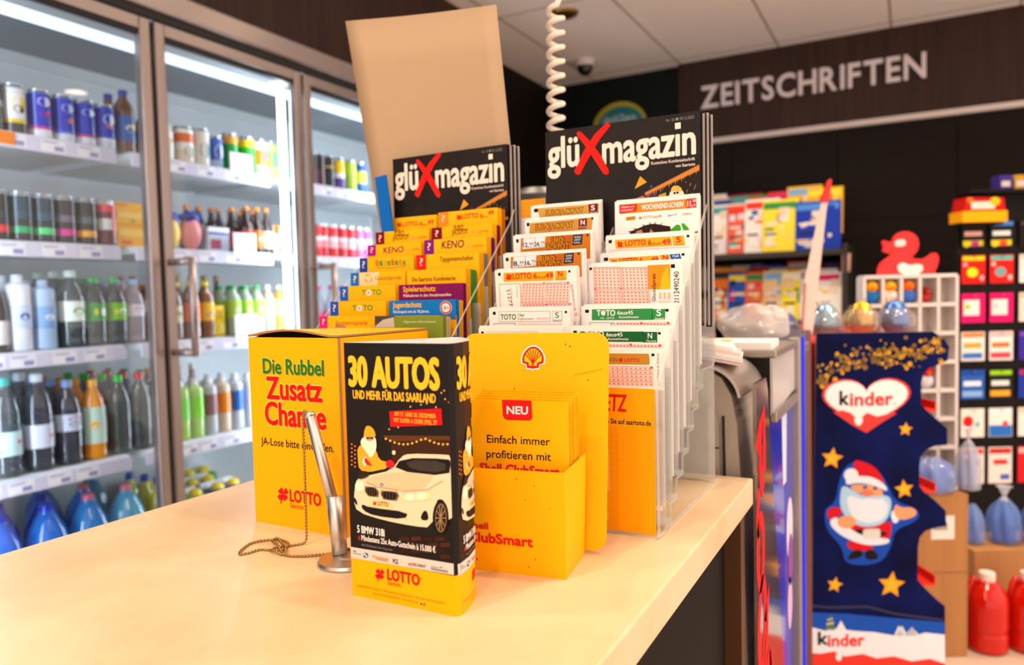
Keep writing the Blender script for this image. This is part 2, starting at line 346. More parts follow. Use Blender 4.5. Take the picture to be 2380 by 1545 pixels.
for y0, y1 in ((.86, .9), (3.6, 3.63)): B().box(-2.905, -2.16, y0, y1, .3, 2.15, CW).build('end_panel', cool)
q = B(); q.box(-2.17, -2.13, .86, 3.63, 2.155, 2.232, ALU, .008); q.box(-2.16, -2.145, .86, 3.63, 2.13, 2.155, ALD); q.build('header_rail', cool)
q = B(); q.tube([(-2.40, .93, 2.115), (-2.40, 3.59, 2.115)], .02, LEDS, 12); q.box(-2.44, -2.385, .92, 3.6, 2.125, 2.15, CW); q.build('canopy_light', cool)
for y in (.945, 2.222, 2.89, 3.56):  # first tube is out of view, added to brighten the near bay
    q = B(); q.tube([(-2.235, y, .42), (-2.235, y, 2.06)], .013, LED, 10); q.build('light_tube', cool)
for z in (.706, 1.08, 1.412, 1.732):
    for y0, y1 in zip(BAY, BAY[1:]):
        s = B().box(-2.86, -2.335, y0 + .03, y1 - .03, z - .022, z, CW).build('shelf', cool)
        q = B(); q.box(-2.335, -2.322, y0 + .03, y1 - .03, z - .048, z - .005, RAIL)
        q.map = lambda u, v, k: (-2.322 + EPS * 3 * k, u, v); yy = y0 + .06
        tg = [flat('F4F2FA'), flat('C0BEDE'), flat('9A98C8')]
        while yy < y1 - .13:
            q.rect(yy, z - .045, yy + .075, z - .007, tg[0], 1); q.rect(yy + .006, z - .018, yy + .05, z - .012, tg[1], 2); q.rect(yy + .04, z - .04, yy + .068, z - .026, tg[2], 2); yy += random.uniform(.085, .13)
        q.build('price_rail', s)
for i, (y0, y1) in enumerate(zip(BAY, BAY[1:])):
    a, b_ = y0 + .008, y1 - .008; q = B()
    for s0, s1 in ((a, a + .037), (b_ - .037, b_)): q.box(-2.185, -2.15, s0, s1, .32, 2.128, ALU, .005)
    for z0, z1 in ((2.088, 2.128), (.32, .37)): q.box(-2.183, -2.152, a + .037, b_ - .037, z0, z1, ALU, .004)
    q.box(-2.18, -2.16, a + .037, b_ - .037, 2.074, 2.088, ALD); q.box(-2.2, -2.185, a, b_, 2.09, 2.125, ALD)
    d = q.build('door', cool)
    q = B(); q.box(-2.172, -2.166, a + .034, b_ - .034, .365, 2.09, GLASS); q.build('glass_pane', d)
    q = B()
    for z in (1.052, 1.35): q.tube([(-2.16, a + .018, z), (-2.045, a + .018, z)], .012, ALU, 8)
    q.tube([(-2.045, a + .018, 1.04), (-2.045, a + .018, 1.362)], .0125, ALU, 8); q.build('handle', d)
    B().box(-2.2, -2.18, y1 - .006, y1 + .006, .32, 2.128, ALD).build('mullion', cool)

# ------------------------------------------------------------------ drinks
CAPW = gloss('F2F2F4'); ALUC = mt('can_lid', 'C8CBD0', .25, metal=.9)
def at(q, r):   # print on a cylinder facing the aisle (+x side): u along the round, v up
    q.map = lambda u, v, k: ((r + EPS * 4 * k) * math.cos(u / r), (r + EPS * 4 * k) * math.sin(u / r), v)
def can(name, look, loc, h, r, bands, deco=()):
    t = thing(name, look, 'can', loc); q = B(); n = len(bands); P = [(r * .86, 0, flat(bands[0][1])), (r, .006, flat(bands[0][1]))]
    for i, (fz, c) in enumerate(bands):
        if i: P += [(r, fz * h, gloss(c))]
        else: P[1] = (r, .006, gloss(c))
    P += [(r, h - .012, ALUC), (r * .86, h - .002)]
    q.lathe(P, gloss(bands[0][1]), n=20); at(q, r)
    for (u, v, ru, rv, c) in deco: q.disc(u, v * h, ru, rv, gloss(c), 1, 14)
    q.build('body', t)
    q = B(); q.lathe([(r * .86, h - .002), (r * .88, h + .001), (r * .82, h + .001), (r * .8, h - .002), (.001, h - .002)], ALUC, n=20, cap=False); q.box(-.004, .009, -.006, .006, h - .002, h, ALUC); q.build('lid', t)
    return t
SHAPES = {
 'pet': [(.8, 0), (.98, .02), (1, .06), (.95, .12), (1, .2), (1, .58), (.97, .66), (.75, .78), (.42, .88), (.36, .92)],
 'round': [(.85, 0), (1, .03), (1, .5), (.97, .6), (.82, .72), (.55, .84), (.36, .9), (.34, .93)],
 'bulb': [(.85, 0), (1, .04), (1, .45), (.9, .52), (1, .58), (1, .66), (.85, .78), (.5, .88), (.36, .92)],
 'glass': [(.9, 0), (1, .02), (1, .55), (.85, .63), (.5, .74), (.36, .84), (.34, .94)],
 'square': [(.95, 0), (1, .02), (1, .82), (.9, .87), (.5, .9), (.44, .92)]}
def bottle(name, look, loc, h, r, shape, body, alpha, cap, label=None, liquid=None, cat='bottle', capr=.42):
    t = thing(name, look, cat, loc); P = [(a * r, z * h) for a, z in SHAPES[shape]]
    q = B(); q.lathe(P, plast(body, alpha) if alpha < 1 else gloss(body), n=18 if shape != 'square' else 8, cap=True); q.build('body', t)
    if liquid:
        lv = liquid[1]; LP = [(a * r * .93, max(z * h, .004)) for a, z in SHAPES[shape] if z < lv]
        q = B(); q.lathe(LP + [(LP[-1][0] * .97, lv * h)], mt('drink_' + liquid[0], liquid[0], .15, spec=.4), n=16); q.build('liquid', t)
    if label:
        z0, z1, c, deco = label; R = r * 1.012
        q = B(); q.lathe([(R, z0 * h), (R, z1 * h)], gloss(c), n=18, cap=False); at(q, R)
        for (u, v, ru, rv, dc) in deco: q.disc(u * r, (z0 + (z1 - z0) * v) * h, ru * r, rv * h, gloss(dc), 1, 12)
        q.build('label', t)
    cr = r * capr; q = B(); q.lathe([(cr, .915 * h), (cr * 1.02, .93 * h), (cr, .992 * h), (cr * .85, h)], gloss(cap), n=14); q.build('cap', t)
    return t
def carton(name, look, loc, w_, d, h, c, deco, cat='carton', rz=PI / 2):
    t = thing(name, look, cat, loc, rz); q = B(); q.box(-w_ / 2, w_ / 2, 0, d, 0, h, gloss(c), .003)
    for (u0, v0, u1, v1, dc) in deco: q.rect(u0 * w_ - w_ / 2, v0 * h, u1 * w_ - w_ / 2, v1 * h, gloss(dc), 3)
    q.build('pack', t); return t
ORD = ['first', 'second', 'third', 'fourth', 'fifth', 'sixth', 'seventh', 'eighth']
def place(row, items, z, where, X=-2.385, rear=1, step=.08, grp='drinks', skip=0):
    seen = {}; 
    for it in items: seen[it[1][1]] = seen.get(it[1][1], 0) + 1
    cnt = {}
    for y, spec in items:
        kind, look = spec[0], spec[1]; i = cnt.get(look, 0); cnt[look] = i + 1
        lab = look + where + ('' if seen[look] == 1 else ', %s from the near end' % ORD[i])
        fn, nm, args = spec[2], spec[0], spec[3]
        kw = spec[4] if len(spec) > 4 else {}
        o = fn(nm, lab, (X, y, z), *args, **kw)
        if fn is can or fn is bottle: o['group'] = grp
        nr = rear if fn is not carton else 0
        for k in range(nr): 
            c = copy_tree(o, loc=(X - step * (k + 1), y + random.uniform(-.004, .004), z), label=look + where + ', rear rows', group='%s%s rear rows' % (look, where))
e_can = lambda look, bands, deco=(), h=.148, r=.0325: ('drink_can', look, can, (h, r, bands, deco))
TALL = dict(h=.15, r=.031)
blue = lambda c2, foot: [(0, foot), (.18, c2), (.24, '1430B8')]
W1 = ', near bay top shelf'
place(1, [(1.215, e_can('black can with silver print', [(0, '1A1A1E'), (.5, 'A8A8AC'), (.62, '17171A')])),
 (1.281, e_can('white can with yellow bands', [(0, '2A2A2C'), (.22, 'E8C818'), (.3, 'E9E9EA'), (.8, 'DCDCE0')], [(0, .62, .02, .02, 'F0D020'), (0, .5, .016, .012, '222226')])),
 (1.356, e_can('tall blue can with magenta band', blue('D01890', 'E8E8F4'), [(.0, .75, .02, .014, 'F0F0FA'), (0, .5, .018, .008, 'C81880')])),
 (1.429, e_can('tall blue can with orange spot', blue('2858D8', 'D4DCF0'), [(0, .72, .02, .014, 'C8D8FF'), (.006, .46, .01, .008, 'E07818')])),
 (1.497, e_can('tall blue can with red foot lines', blue('C02048', 'DCE0F4'), [(0, .72, .022, .012, 'E4ECFF')])),
 (1.566, e_can('tall blue can with white crest', blue('E4E8F4', 'C8D0E8'), [(0, .66, .02, .018, 'E8F0FF'), (.002, .5, .014, .006, 'E88830')])),
 (1.639, ('cocoa_bottle', 'blue labelled cocoa milk bottle with blue cap', bottle, (.215, .034, 'pet', '6A4028', .9, '1A3CA0', (.18, .58, '2C64B0', [(0, .5, .5, .06, 'E8E0D0'), (.5, .6, .3, .05, 'F0D060')]), None))),
 (1.712, ('brown_bottle', 'small brown milk drink bottle', bottle, (.16, .03, 'pet', '70401E', .95, '8A4A20', (.2, .6, '5A2C18', [(0, .5, .4, .05, 'D8B890')]), None)))], 1.733, W1, rear=1, grp='drinks on the top cooler shelf')
W2 = ', middle bay top shelf'
G_ = lambda a, b_, c: [(0, c), (.3, b_), (.72, a)]
place(1, [(1.79, ('shake_bottle', 'white shake bottle with orange cap', bottle, (.17, .033, 'round', 'F0E8E0', 1, 'E8801C', (.2, .6, 'F4F0EA', [(0, .5, .5, .04, 'D86020')]), None))),
 (1.872, e_can('white cup with orange band', [(0, 'E8D8C4'), (.35, 'F2F0EC'), (.55, 'E06818'), (.8, 'F6F4F0')], [(0, .3, .02, .02, '3C6048')], .135, .036)),
 (1.944, e_can('white coffee cup with green disc', [(0, 'E6E2DC'), (.9, 'F4F2EE')], [(0, .42, .022, .03, '1E6A4A')], .14, .036)),
 (2.013, e_can('short blue can with white disc', [(0, 'A8C0E0'), (.25, '2456B8'), (.85, '3A68C8')], [(0, .5, .02, .03, 'E4ECF8')], .125, .031)),
 (2.086, e_can('green and amber tall can', G_('E89A18', '1E9A3A', '18A048'))), (2.173, e_can('green and yellow tall can', G_('F0D81C', '2EB82E', '1C9440'))),
 (2.241, e_can('orange and white tall can', G_('F4F4F8', 'F08A28', 'F0DCC0'), [(0, .6, .016, .03, '3848A8')])), (2.300, e_can('lime green tall can with blue spot', G_('A8E060', '8CD838', 'B8E868'), [(0, .5, .016, .03, '2C58B0')])),
 (2.361, e_can('lime green tall can with pink spot', G_('98D850', '8CDC50', 'A8E070'), [(0, .5, .016, .02, 'D05890')])), ], 1.733, W2, rear=1, grp='drinks on the top cooler shelf')
W3 = ', far bay top shelf'
place(1, [(2.58, e_can('dark red tall can', [(0, '501818'), (.5, '2A1412')])), (2.643, e_can('black tall can with gold ring', [(0, '1E1A18'), (.6, 'C89A30'), (.66, '221C18')])), (2.716, e_can('yellow tall can with purple foot', [(0, '5A3C90'), (.35, 'F4F0F0'), (.5, 'F0C818'), (.9, '2A2420')])),
 (2.80, e_can('lime tall can', [(0, 'A8C838'), (.5, 'B0D040')])), (2.877, e_can('blue can with yellow middle', [(0, '2058A8'), (.3, 'D8D040'), (.7, '1C4898')]))], 1.733, W3, rear=1, grp='drinks on the top cooler shelf')
W1 = ', near bay second shelf'
K = lambda c, top='15161A', mid='26282E': [(0, '1A1B20'), (.16, c), (.3, '17181C'), (.45, mid), (.6, top)]
place(2, [(1.215, e_can('black can with red stripe', K('D82028'))), (1.283, e_can('petrol can with green stripe', K('1E9A60', '0E3040', '124052'))), (1.35, e_can('petrol can with pale green glow', K('48D080', '0C2C3C', '164858'))),
 (1.415, e_can('black can with pink stripe', K('E02890', '1A1820', '6A5A6A'))), (1.485, e_can('black can with gold stripe', K('F0A818', '16161A', '55585C'))), (1.552, e_can('maroon can with white panel', [(0, '5A1820'), (.35, 'D8D4D4'), (.6, '6A1A24'), (.75, 'D83848')], [(.012, .5, .008, .05, 'F07080')])),
 (1.647, ('drink_carton', 'lower yellow multipack carton with fruit print', carton, (.113, .2, .077, 'F2AC10', [(.1, .5, .9, .8, 'F8D060'), (.15, .12, .5, .3, 'D86018')]))), 
 (1.734, ('drink_carton', 'lower blue multipack carton', carton, (.055, .2, .077, '2A4C80', [(.1, .5, .9, .8, '6A90C0')])))], 1.413, W1, rear=1, grp='drinks on the second cooler shelf')
carton('drink_carton', 'upper yellow multipack carton with diagonal white straw, second shelf of the near bay', (-2.385, 1.647, 1.4905), .113, .2, .077, 'F4B414', [(.1, .3, .9, .55, 'FAD468'), (.05, .8, .4, .95, 'E89010'), (.5, .1, .62, .25, '8AA030')])
carton('drink_carton', 'upper blue multipack carton with white straw, second shelf of the near bay', (-2.385, 1.734, 1.4905), .055, .2, .075, '3C7CC0', [(.1, .3, .9, .5, 'A8CCE8'), (.1, .05, .9, .2, '1C3C90')])
for i, y in enumerate((1.42, 1.50, 1.57)): carton('drink_carton', 'orange multipack carton %s behind the black cans' % ['beside the shelf end', 'in the middle', 'next to the yellow cartons'][i], (-2.56, y, 1.413), .065, .1, .17, 'E8980E', [(.2, .5, .8, .8, 'C05A14')])
W2 = ', middle bay second shelf'
def pouch(name, look, loc, c, c2, w_=.085, h=.14):
    t = thing(name, look, 'bag', loc, PI / 2); q = B(); q.ell((0, .03, h * .45), (w_ / 2, .035, h * .44), gloss(c2), 16, 10); q.build('bag', t)
    q = B(); q.ell((0, .03, h * .82), (w_ * .5, .026, h * .2), gloss(c), 14, 8, lambda d: 1 + .15 * math.sin(7 * d.x + 5 * d.z)); q.build('gathered_top', t); return t
pouch('fruit_pouch', 'blue and yellow drink pouch bag on the second shelf of the middle bay', (-2.39, 1.825, 1.413), '1C38A8', 'F0C848', .075)
pouch('fruit_pouch', 'larger blue drink pouch bag with red fruit print, second shelf of the middle bay', (-2.39, 1.915, 1.413), '1A2C90', 'E89090', .09, .15)
BR = lambda look, lb: ('amber_bottle', look, bottle, (.19, .0265, 'glass', '381808', .96, 'F08A18', (.12, .48, lb, [(0, .5, .5, .05, 'F4E8D8')]), None))
place(2, [(2.016, ('tub_pack', 'clear tub pack with blue and white lid', carton, (.1, .12, .095, 'C8D0E4', [(0, .8, 1, 1, 'F2F4FA'), (0, .7, 1, .78, '2850B0'), (.1, .1, .6, .5, 'B05870')]))), (2.155, BR('amber bottle with red label', 'C84028')), (2.212, BR('amber bottle with orange label', 'F07020')), (2.262, BR('amber bottle with cream label', 'F0D8C0')),
 (2.332, ('drink_carton', 'white drink carton with orange top', carton, (.055, .06, .125, 'F4EEE8', [(0, .7, .5, 1, 'F08010'), (.2, .2, .8, .6, 'F8E0C8'), (.4, .1, .7, .25, 'F08020')])))], 1.413, W2, rear=2, grp='drinks on the second cooler shelf')
for i, y in enumerate((1.985, 2.045, 2.105)):
    o = bottle('amber_bottle', 'amber bottle behind the tub pack, %s' % ['next to the pouches', 'in the middle', 'next to the red labelled one'][i], (-2.53, y, 1.413), .19, .029, 'glass', '381808', .96, 'F08A18', (.12, .48, '6A2418', []), None); o['group'] = 'amber bottles behind the tub pack'
W3 = ', far bay second shelf'
RC = lambda look, c, c2: e_can(look, [(0, c), (.28, c2), (.5, 'F0E8EC'), (.62, c)], (), .15, .029)
place(2, [(2.59, RC('red tall can', 'D8202C', 'F08890')), (2.655, RC('red can with pale foot', 'E03038', 'F8C0C4')), (2.718, RC('crimson can with rose foot', 'D01C30', 'F0A0A8')), (2.78, RC('scarlet can with white middle', 'E42834', 'F4D4D8')), (2.842, RC('pink tall can', 'E06898', 'F0B0C8')), (2.9, RC('magenta tall can', 'C84890', 'E890B8'))], 1.413, W3, rear=1, grp='drinks on the second cooler shelf')
W1 = ', near bay third shelf'
grn = lambda d: (.34, .6, 'E8F2EA', [(.1, .5, .5, .05, d)])
place(3, [(1.195, ('dark_bottle', 'dark bottle with round white label', bottle, (.22, .034, 'round', '1C1412', .97, 'D8D4D0', (.1, .42, 'E8E6E4', []), None))), (1.262, ('milk_bottle', 'white milk bottle with blue print', bottle, (.23, .036, 'square', 'E4E8F4', 1, 'DCE4F4', (.3, .6, 'C8D4F0', [(0, .5, .4, .05, '3458A8')]), None))),
 (1.335, ('milk_bottle', 'pale blue yoghurt drink bottle', bottle, (.215, .036, 'square', 'A8C4E8', 1, 'B8D0F0', (.3, .62, '7AA4D8', [(0, .5, .4, .04, 'E8EEF8')]), ('C8DCF0', .5)))),
 (1.422, ('water_bottle', 'clear water bottle with white cap and green label', bottle, (.245, .04, 'pet', '6C8488', .27, 'D4ECDC', grn('58A830'), None))), (1.495, ('water_bottle', 'clear water bottle with green cap and green label', bottle, (.225, .038, 'pet', '64787C', .27, '28A048', (.36, .62, '3C9848', [(.4, .5, .3, .06, 'E8F0E0'), (-.3, .5, .15, .05, 'E8D020')]), None))),
 (1.569, ('water_bottle', 'clear water bottle with green cap and leaf label', bottle, (.225, .038, 'pet', '647C80', .27, '2CA850', (.36, .62, '78B838', [(.2, .5, .4, .05, 'E4F0D8'), (-.4, .5, .15, .04, 'F0D820')]), None))), (1.638, ('water_bottle', 'clear water bottle with pale blue cap and rosé tint', bottle, (.22, .036, 'pet', 'B8A8B8', .5, '90B8E8', (.42, .6, 'D8D4E4', [(0, .6, .5, .03, 'D07078')]), None))),
 (1.705, ('soda_bottle', 'rosé soda bottle with dark red cap', bottle, (.235, .03, 'glass', 'C88878', .7, '7A1C14', (.45, .62, 'E8E4E4', []), ('C05840', .4))))], 1.082, W1, rear=2, step=.085, grp='bottles on the third cooler shelf')
W2 = ', middle bay third shelf'
GC = lambda look, d: ('juice_bottle', look, bottle, (.2, .029, 'bulb', 'C8D8C0', .55, '38B058', (.35, .7, 'A8D048', [(0, .4, .5, .06, d)]), ('E4ECD8', .3)))
place(3, [(1.795, ('ice_tea_bottle', 'dark ice tea bottle with orange cap', bottle, (.205, .033, 'bulb', '6A4030', .8, 'F0801C', (.3, .6, 'C8B890', [(0, .5, .4, .05, '3C7058')]), None))), (1.872, ('ice_tea_bottle', 'amber ice tea bottle with yellow cap and red label', bottle, (.215, .033, 'bulb', '8A4820', .8, 'F0D020', (.3, .62, 'E86020', [(0, .5, .4, .05, 'F0D8A0')]), None))), (1.938, ('ice_tea_bottle', 'amber ice tea bottle with yellow cap and yellow label', bottle, (.215, .033, 'bulb', '8A5828', .8, 'F0DC1C', (.3, .62, 'F0C020', [(0, .3, .6, .05, '2850A8')]), None))),
 (2.005, ('drink_carton', 'small yellow drink carton', carton, (.05, .06, .12, 'F0CC20', [(.2, .55, .8, .85, 'C8A010'), (.5, .1, .9, .4, 'F8E890')]))), (2.072, GC('clear juice bottle with green cap and lime label', 'E8F0D0')), (2.132, GC('clear juice bottle with green cap and pink label spot', 'E87898')), (2.192, GC('clear juice bottle with green cap and peach label spot', 'F4C8A0')),
 (2.252, ('juice_bottle', 'clear juice bottle with white cap', bottle, (.2, .029, 'bulb', 'D8C8B0', .6, 'F4F2F0', (.35, .7, 'D8E0A0', [(0, .4, .5, .05, 'F4F4E8')]), ('F0E4C8', .5)))), (2.318, ('juice_bottle', 'amber juice bottle with white cap', bottle, (.2, .029, 'bulb', 'E8B048', .8, 'F8F0E4', (.35, .7, 'F0D080', []), ('E8A830', .7))))], 1.082, W2, rear=2, grp='bottles on the third cooler shelf')
for i, y in enumerate((2.03, 2.095, 2.16, 2.225)):
    o = bottle('beer_bottle', 'brown beer bottle with gold foil behind the juice bottles, %s from the near end' % ORD[i], (-2.66, y, 1.082), .25, .03, 'glass', '4A2010', .97, 'C89A50', (.1, .45, 'E8E0D0', []), None); o['group'] = 'beer bottles behind the juices'
W3 = ', far bay third shelf'
place(3, [(2.65, ('pop_bottle', 'slim pop bottle with pink cap', bottle, (.2, .028, 'glass', 'D8D4E4', .6, 'E8307C', (.15, .4, 'F080A8', []), None))), (2.725, ('pop_bottle', 'slim pop bottle with red cap', bottle, (.2, .028, 'glass', 'D0C8D4', .6, 'D81C30', (.15, .4, 'E86078', []), None))), (2.80, ('pop_bottle', 'slim pop bottle with violet cap', bottle, (.2, .028, 'glass', 'D0C8E4', .6, '7840A8', (.15, .4, '9868C0', []), None)))], 1.082, W3, rear=1, grp='bottles on the third cooler shelf')
W1 = ', near bay fourth shelf'
place(4, [(1.207, ('water_bottle', 'large clear water bottle with teal cap and teal label', bottle, (.298, .042, 'pet', '6C7A88', .27, '30B8B0', (.22, .46, 'C8E8EC', [(.1, .2, 1.0, .03, '30A8B8'), (.45, .55, .2, .025, 'C85060')]), None))), (1.301, ('water_bottle', 'large clear water bottle with white cap and lilac label', bottle, (.3, .042, 'pet', '686E7C', .27, 'E0E8F4', (.24, .48, 'D4D8EC', [(.45, .5, .2, .025, 'C05068')]), None))),
 (1.393, ('water_bottle', 'dark water bottle with pale blue cap', bottle, (.27, .039, 'pet', '484E5C', .55, '88A8E0', (.4, .6, 'C8D0E4', [(.1, .7, .6, .03, 'C84858'), (.1, .4, .6, .02, '3050A0')]), None))), (1.478, ('juice_bottle', 'orange juice bottle with yellow cap and mint label', bottle, (.262, .036, 'pet', 'F09818', .9, 'F8B410', (.2, .66, 'C4E0D0', [(-.5, .5, .35, .05, 'F0B020'), (.7, .5, .25, .12, 'EEF0F0')]), None))),
 (1.568, ('water_bottle', 'clear ribbed bottle with bright green cap', bottle, (.268, .036, 'pet', '748484', .27, '28C838', None, None))), (1.645, ('water_bottle', 'clear ribbed bottle with red cap', bottle, (.268, .036, 'pet', '788484', .27, 'D81C24', None, None))), (1.715, ('water_bottle', 'clear ribbed bottle with dark green cap', bottle, (.268, .034, 'pet', '608074', .45, '148040', None, None)))], .708, W1, rear=3, step=.092, grp='bottles on the fourth cooler shelf')
W2 = ', middle bay fourth shelf'
SQ = lambda look, c, cap, dc: ('flavoured_bottle', look, bottle, (.215, .0305, 'square', c, .85, cap, (.35, .72, dc, []), None))
place(4, [(1.81, SQ('green flavoured drink bottle with white cap', 'A8D858', 'F0F2F4', '68C828')), (1.872, SQ('lime flavoured drink bottle with white cap', 'C0E880', 'F2F4F4', '8CE030')), (1.935, SQ('smoke clear drink bottle with white cap', 'C8CCD4', 'F0F0F4', '8A6068')), (1.998, SQ('orange flavoured drink bottle with white cap', 'E8D0B8', 'F4F4F6', 'F08818')), (2.062, SQ('blue flavoured drink bottle with white cap', 'D0DCF0', 'F2F4F8', '2C68C8')), (2.126, SQ('pale flavoured drink bottle with white cap', 'E8ECF4', 'F4F6F8', 'D8E4F4'))], .708, W2, rear=2, grp='bottles on the fourth cooler shelf')
for i, y in enumerate((1.9, 1.97, 2.04, 2.11)):
    o = bottle('mixer_bottle', 'rust coloured mixer bottle at the fourth shelf back, %s from the near end' % ORD[i], (-2.7, y, .708), .25, .032, 'glass', 'A85838', .95, 'F4F0EC' if i % 2 else 'E88018', None, None); o['group'] = 'mixer bottles at the back'
# bottom deck
JW = ', bottom deck'
jug = lambda look, c, cap: ('water_jug', look, bottle, (.285, .062, 'round', c, .72, cap, None, None), dict(capr=.3, cat='jug'))
for X, lst in ((-2.42, [(1.19, jug('big blue water bottle with blue cap', '1874F4', '1838C8')), (1.33, jug('big blue water bottle with royal cap', '1C80F4', '1A40D0')), (1.465, jug('big blue water bottle with pink cap', '3098F0', 'E87890')), (1.60, jug('big pale blue water bottle with rose cap', '60C0F0', 'F08098'))]), (-2.57, [(1.26, jug('big deep blue water bottle with blue cap in the second row', '1464F0', '1634C0')), (1.40, jug('big deep blue water bottle with dark cap in the second row', '1860E0', '1430A0')), (1.54, jug('big blue water bottle with pink cap in the second row', '2488F0', 'E87C94'))]), (-2.72, [(1.48, jug('big blue water bottle with pink cap in the back row', '2C88E8', 'E0708C')), (1.66, jug('big clear bottle with pink cap in the back row', '5898B8', 'F07890'))])):
    place(5, lst, .303, JW, X=X, rear=0, grp='big water bottles on the bottom deck')
place(5, [(1.715, ('lemonade_bottle', 'yellow lemonade bottle with blue cap', bottle, (.285, .034, 'pet', 'D8D828', .85, '2450C0', None, ('D8D020', .7))))], .303, JW, X=-2.405, rear=2)
def tray(look, y, X, z, film):
    t = thing('drink_multipack', look, 'multipack', (X, y, z), PI / 2, 'shrink wrapped drink packs'); q = B(); q.box(-.078, .078, 0, .125, 0, .17, gloss(film), .02, 3); q.rect(-.06, .05, .02, .13, gloss('E8EEF0'), 4); q.build('wrapped_pack', t)
    for px in (-.038, .038): B().ell((px, .05, .172), (.027, .027, .022), gloss('F8DC18'), 16, 10).build('lemon_cap', t)
    B().box(-.08, .08, .098, .112, .165, .19, gloss('F4F2F2'), .003).build('carry_strap', t)
for i, (y, X, z, c) in enumerate(((1.86, -2.39, .303, '2A9A48'), (2.04, -2.39, .303, '1C34A0'), (1.86, -2.54, .303, '3AA850'), (2.04, -2.54, .303, '1E2E98'), (1.95, -2.7, .303, '1C2C88'), (2.15, -2.7, .303, '2C8A40'))):
    tray('shrink wrapped %s drink pack with yellow caps, %s' % (['green', 'blue', 'green', 'blue', 'blue', 'green'][i], ['by the door, bottom deck', 'by the door, bottom deck', 'in the second row, bottom deck', 'in the second row, bottom deck', 'at the back, bottom deck', 'at the back, bottom deck'][i]), y, X, z, c)

for y, z, h_, nm in ((2.085, 1.722, .075, 'top'), (2.085, 1.40, .085, 'second'), (2.075, 1.065, .10, 'third')):
    q = B(); q.box(-2.3215, -2.3195, y - .055, y + .055, z - .01, z + h_, CAPW); tag(q.build('price_placard'), 'white price placard clipped to the %s shelf rail of the middle bay' % nm, 'price placard')
q = B(); q.box(-2.3215, -2.3195, 1.13, 1.245, 1.69, 1.727, flat('F08010')); tag(q.build('price_placard'), 'orange price tag on the top shelf rail of the near bay', 'price placard')
# ------------------------------------------------------------------ the sales counter
ZT = .95
STONE = mt('counter_stone', 'E8CDA6', .33, noise='DBBC92', scale=(9, 9, 9), spec=.4)
cnt = thing('sales_counter', 'long cream stone topped sales counter with dark wood base', 'counter', (0, 0, 0))
q = B(); q.box(-.851, -.192, -.6, 1.047, ZT - .037, ZT, STONE, .0022, 2); q.build('worktop', cnt)
B().box(-.83, -.222, -.58, 1.02, 0, ZT - .0372, wood('counter_dark_wood', '0E0704', '150B06', .8)).build('base_panel', cnt)
B().box(-.2225, -.2, 1.0, 1.025, 0, ZT - .0372, mt('bronze_strip', '58371C', .4, metal=.5)).build('corner_strip', cnt)

# ------------------------------------------------------------------ lottery slips in the clear stepped rack
def sheet(name, label, cat, W, H, th, loc, rot, art=None, base=PAPER, group=None, radius=0, parent=None):
    q = B()
    if radius:
        pts = []
        for cx, cz, a0 in ((W / 2 - radius, -radius, 0), (-W / 2 + radius, -radius, 90), (-W / 2 + radius, -H + radius, 180), (W / 2 - radius, -H + radius, 270)):
            for i in range(7): a = math.radians(a0 + 15 * i); pts.append((cx + radius * math.cos(a), cz + radius * math.sin(a)))
        q.prism(pts, 'y', 0, th, base)
    else: q.box(-W / 2, W / 2, 0, th, -H, 0, base)
    if art: art(q)
    o = q.build(name, parent, loc, rot)
    if not parent: tag(o, label, cat, group)
    return o
GOLD = flat('D29A3A'); BRN = flat('8A4A10'); MAR = flat('7A1218'); NAVY = flat('142A44'); PRED = flat('E2604C'); GRN = flat('1E7A38'); PNK = flat('F8CFC4'); LGY = flat('8A8480'); OR2 = flat('F2A81E'); WOOD2 = flat('C8751E')
def marks(A, *pts):
    for i, (x, y, s) in enumerate(pts): A.R(x - s, y - s, x + s, y + s, BLK, 2); 
def grid(A, x0, y0, x1, y1, nx, ny, frame=True):
    A.R(x0, y0, x1, y1, PNK, 1)
    if frame: A.S([(x0, y0), (x1, y0), (x1, y1), (x0, y1), (x0, y0)], 3, PRED, 2)
    for i in range(nx):
        for j in range(ny):
            x = x0 + (x1 - x0) * (i + .5) / nx; y = y0 + (y1 - y0) * (j + .5) / ny; A.R(x - 5, y - 4.5, x + 4, y + 4.5, PRED, 2)
def tri(A, x, y, s, up=False):
    A.P([(x - s, y), (x + s, y), (x, y + (-s * 1.3 if up else s * 1.3))], flat('D03028'), 3)
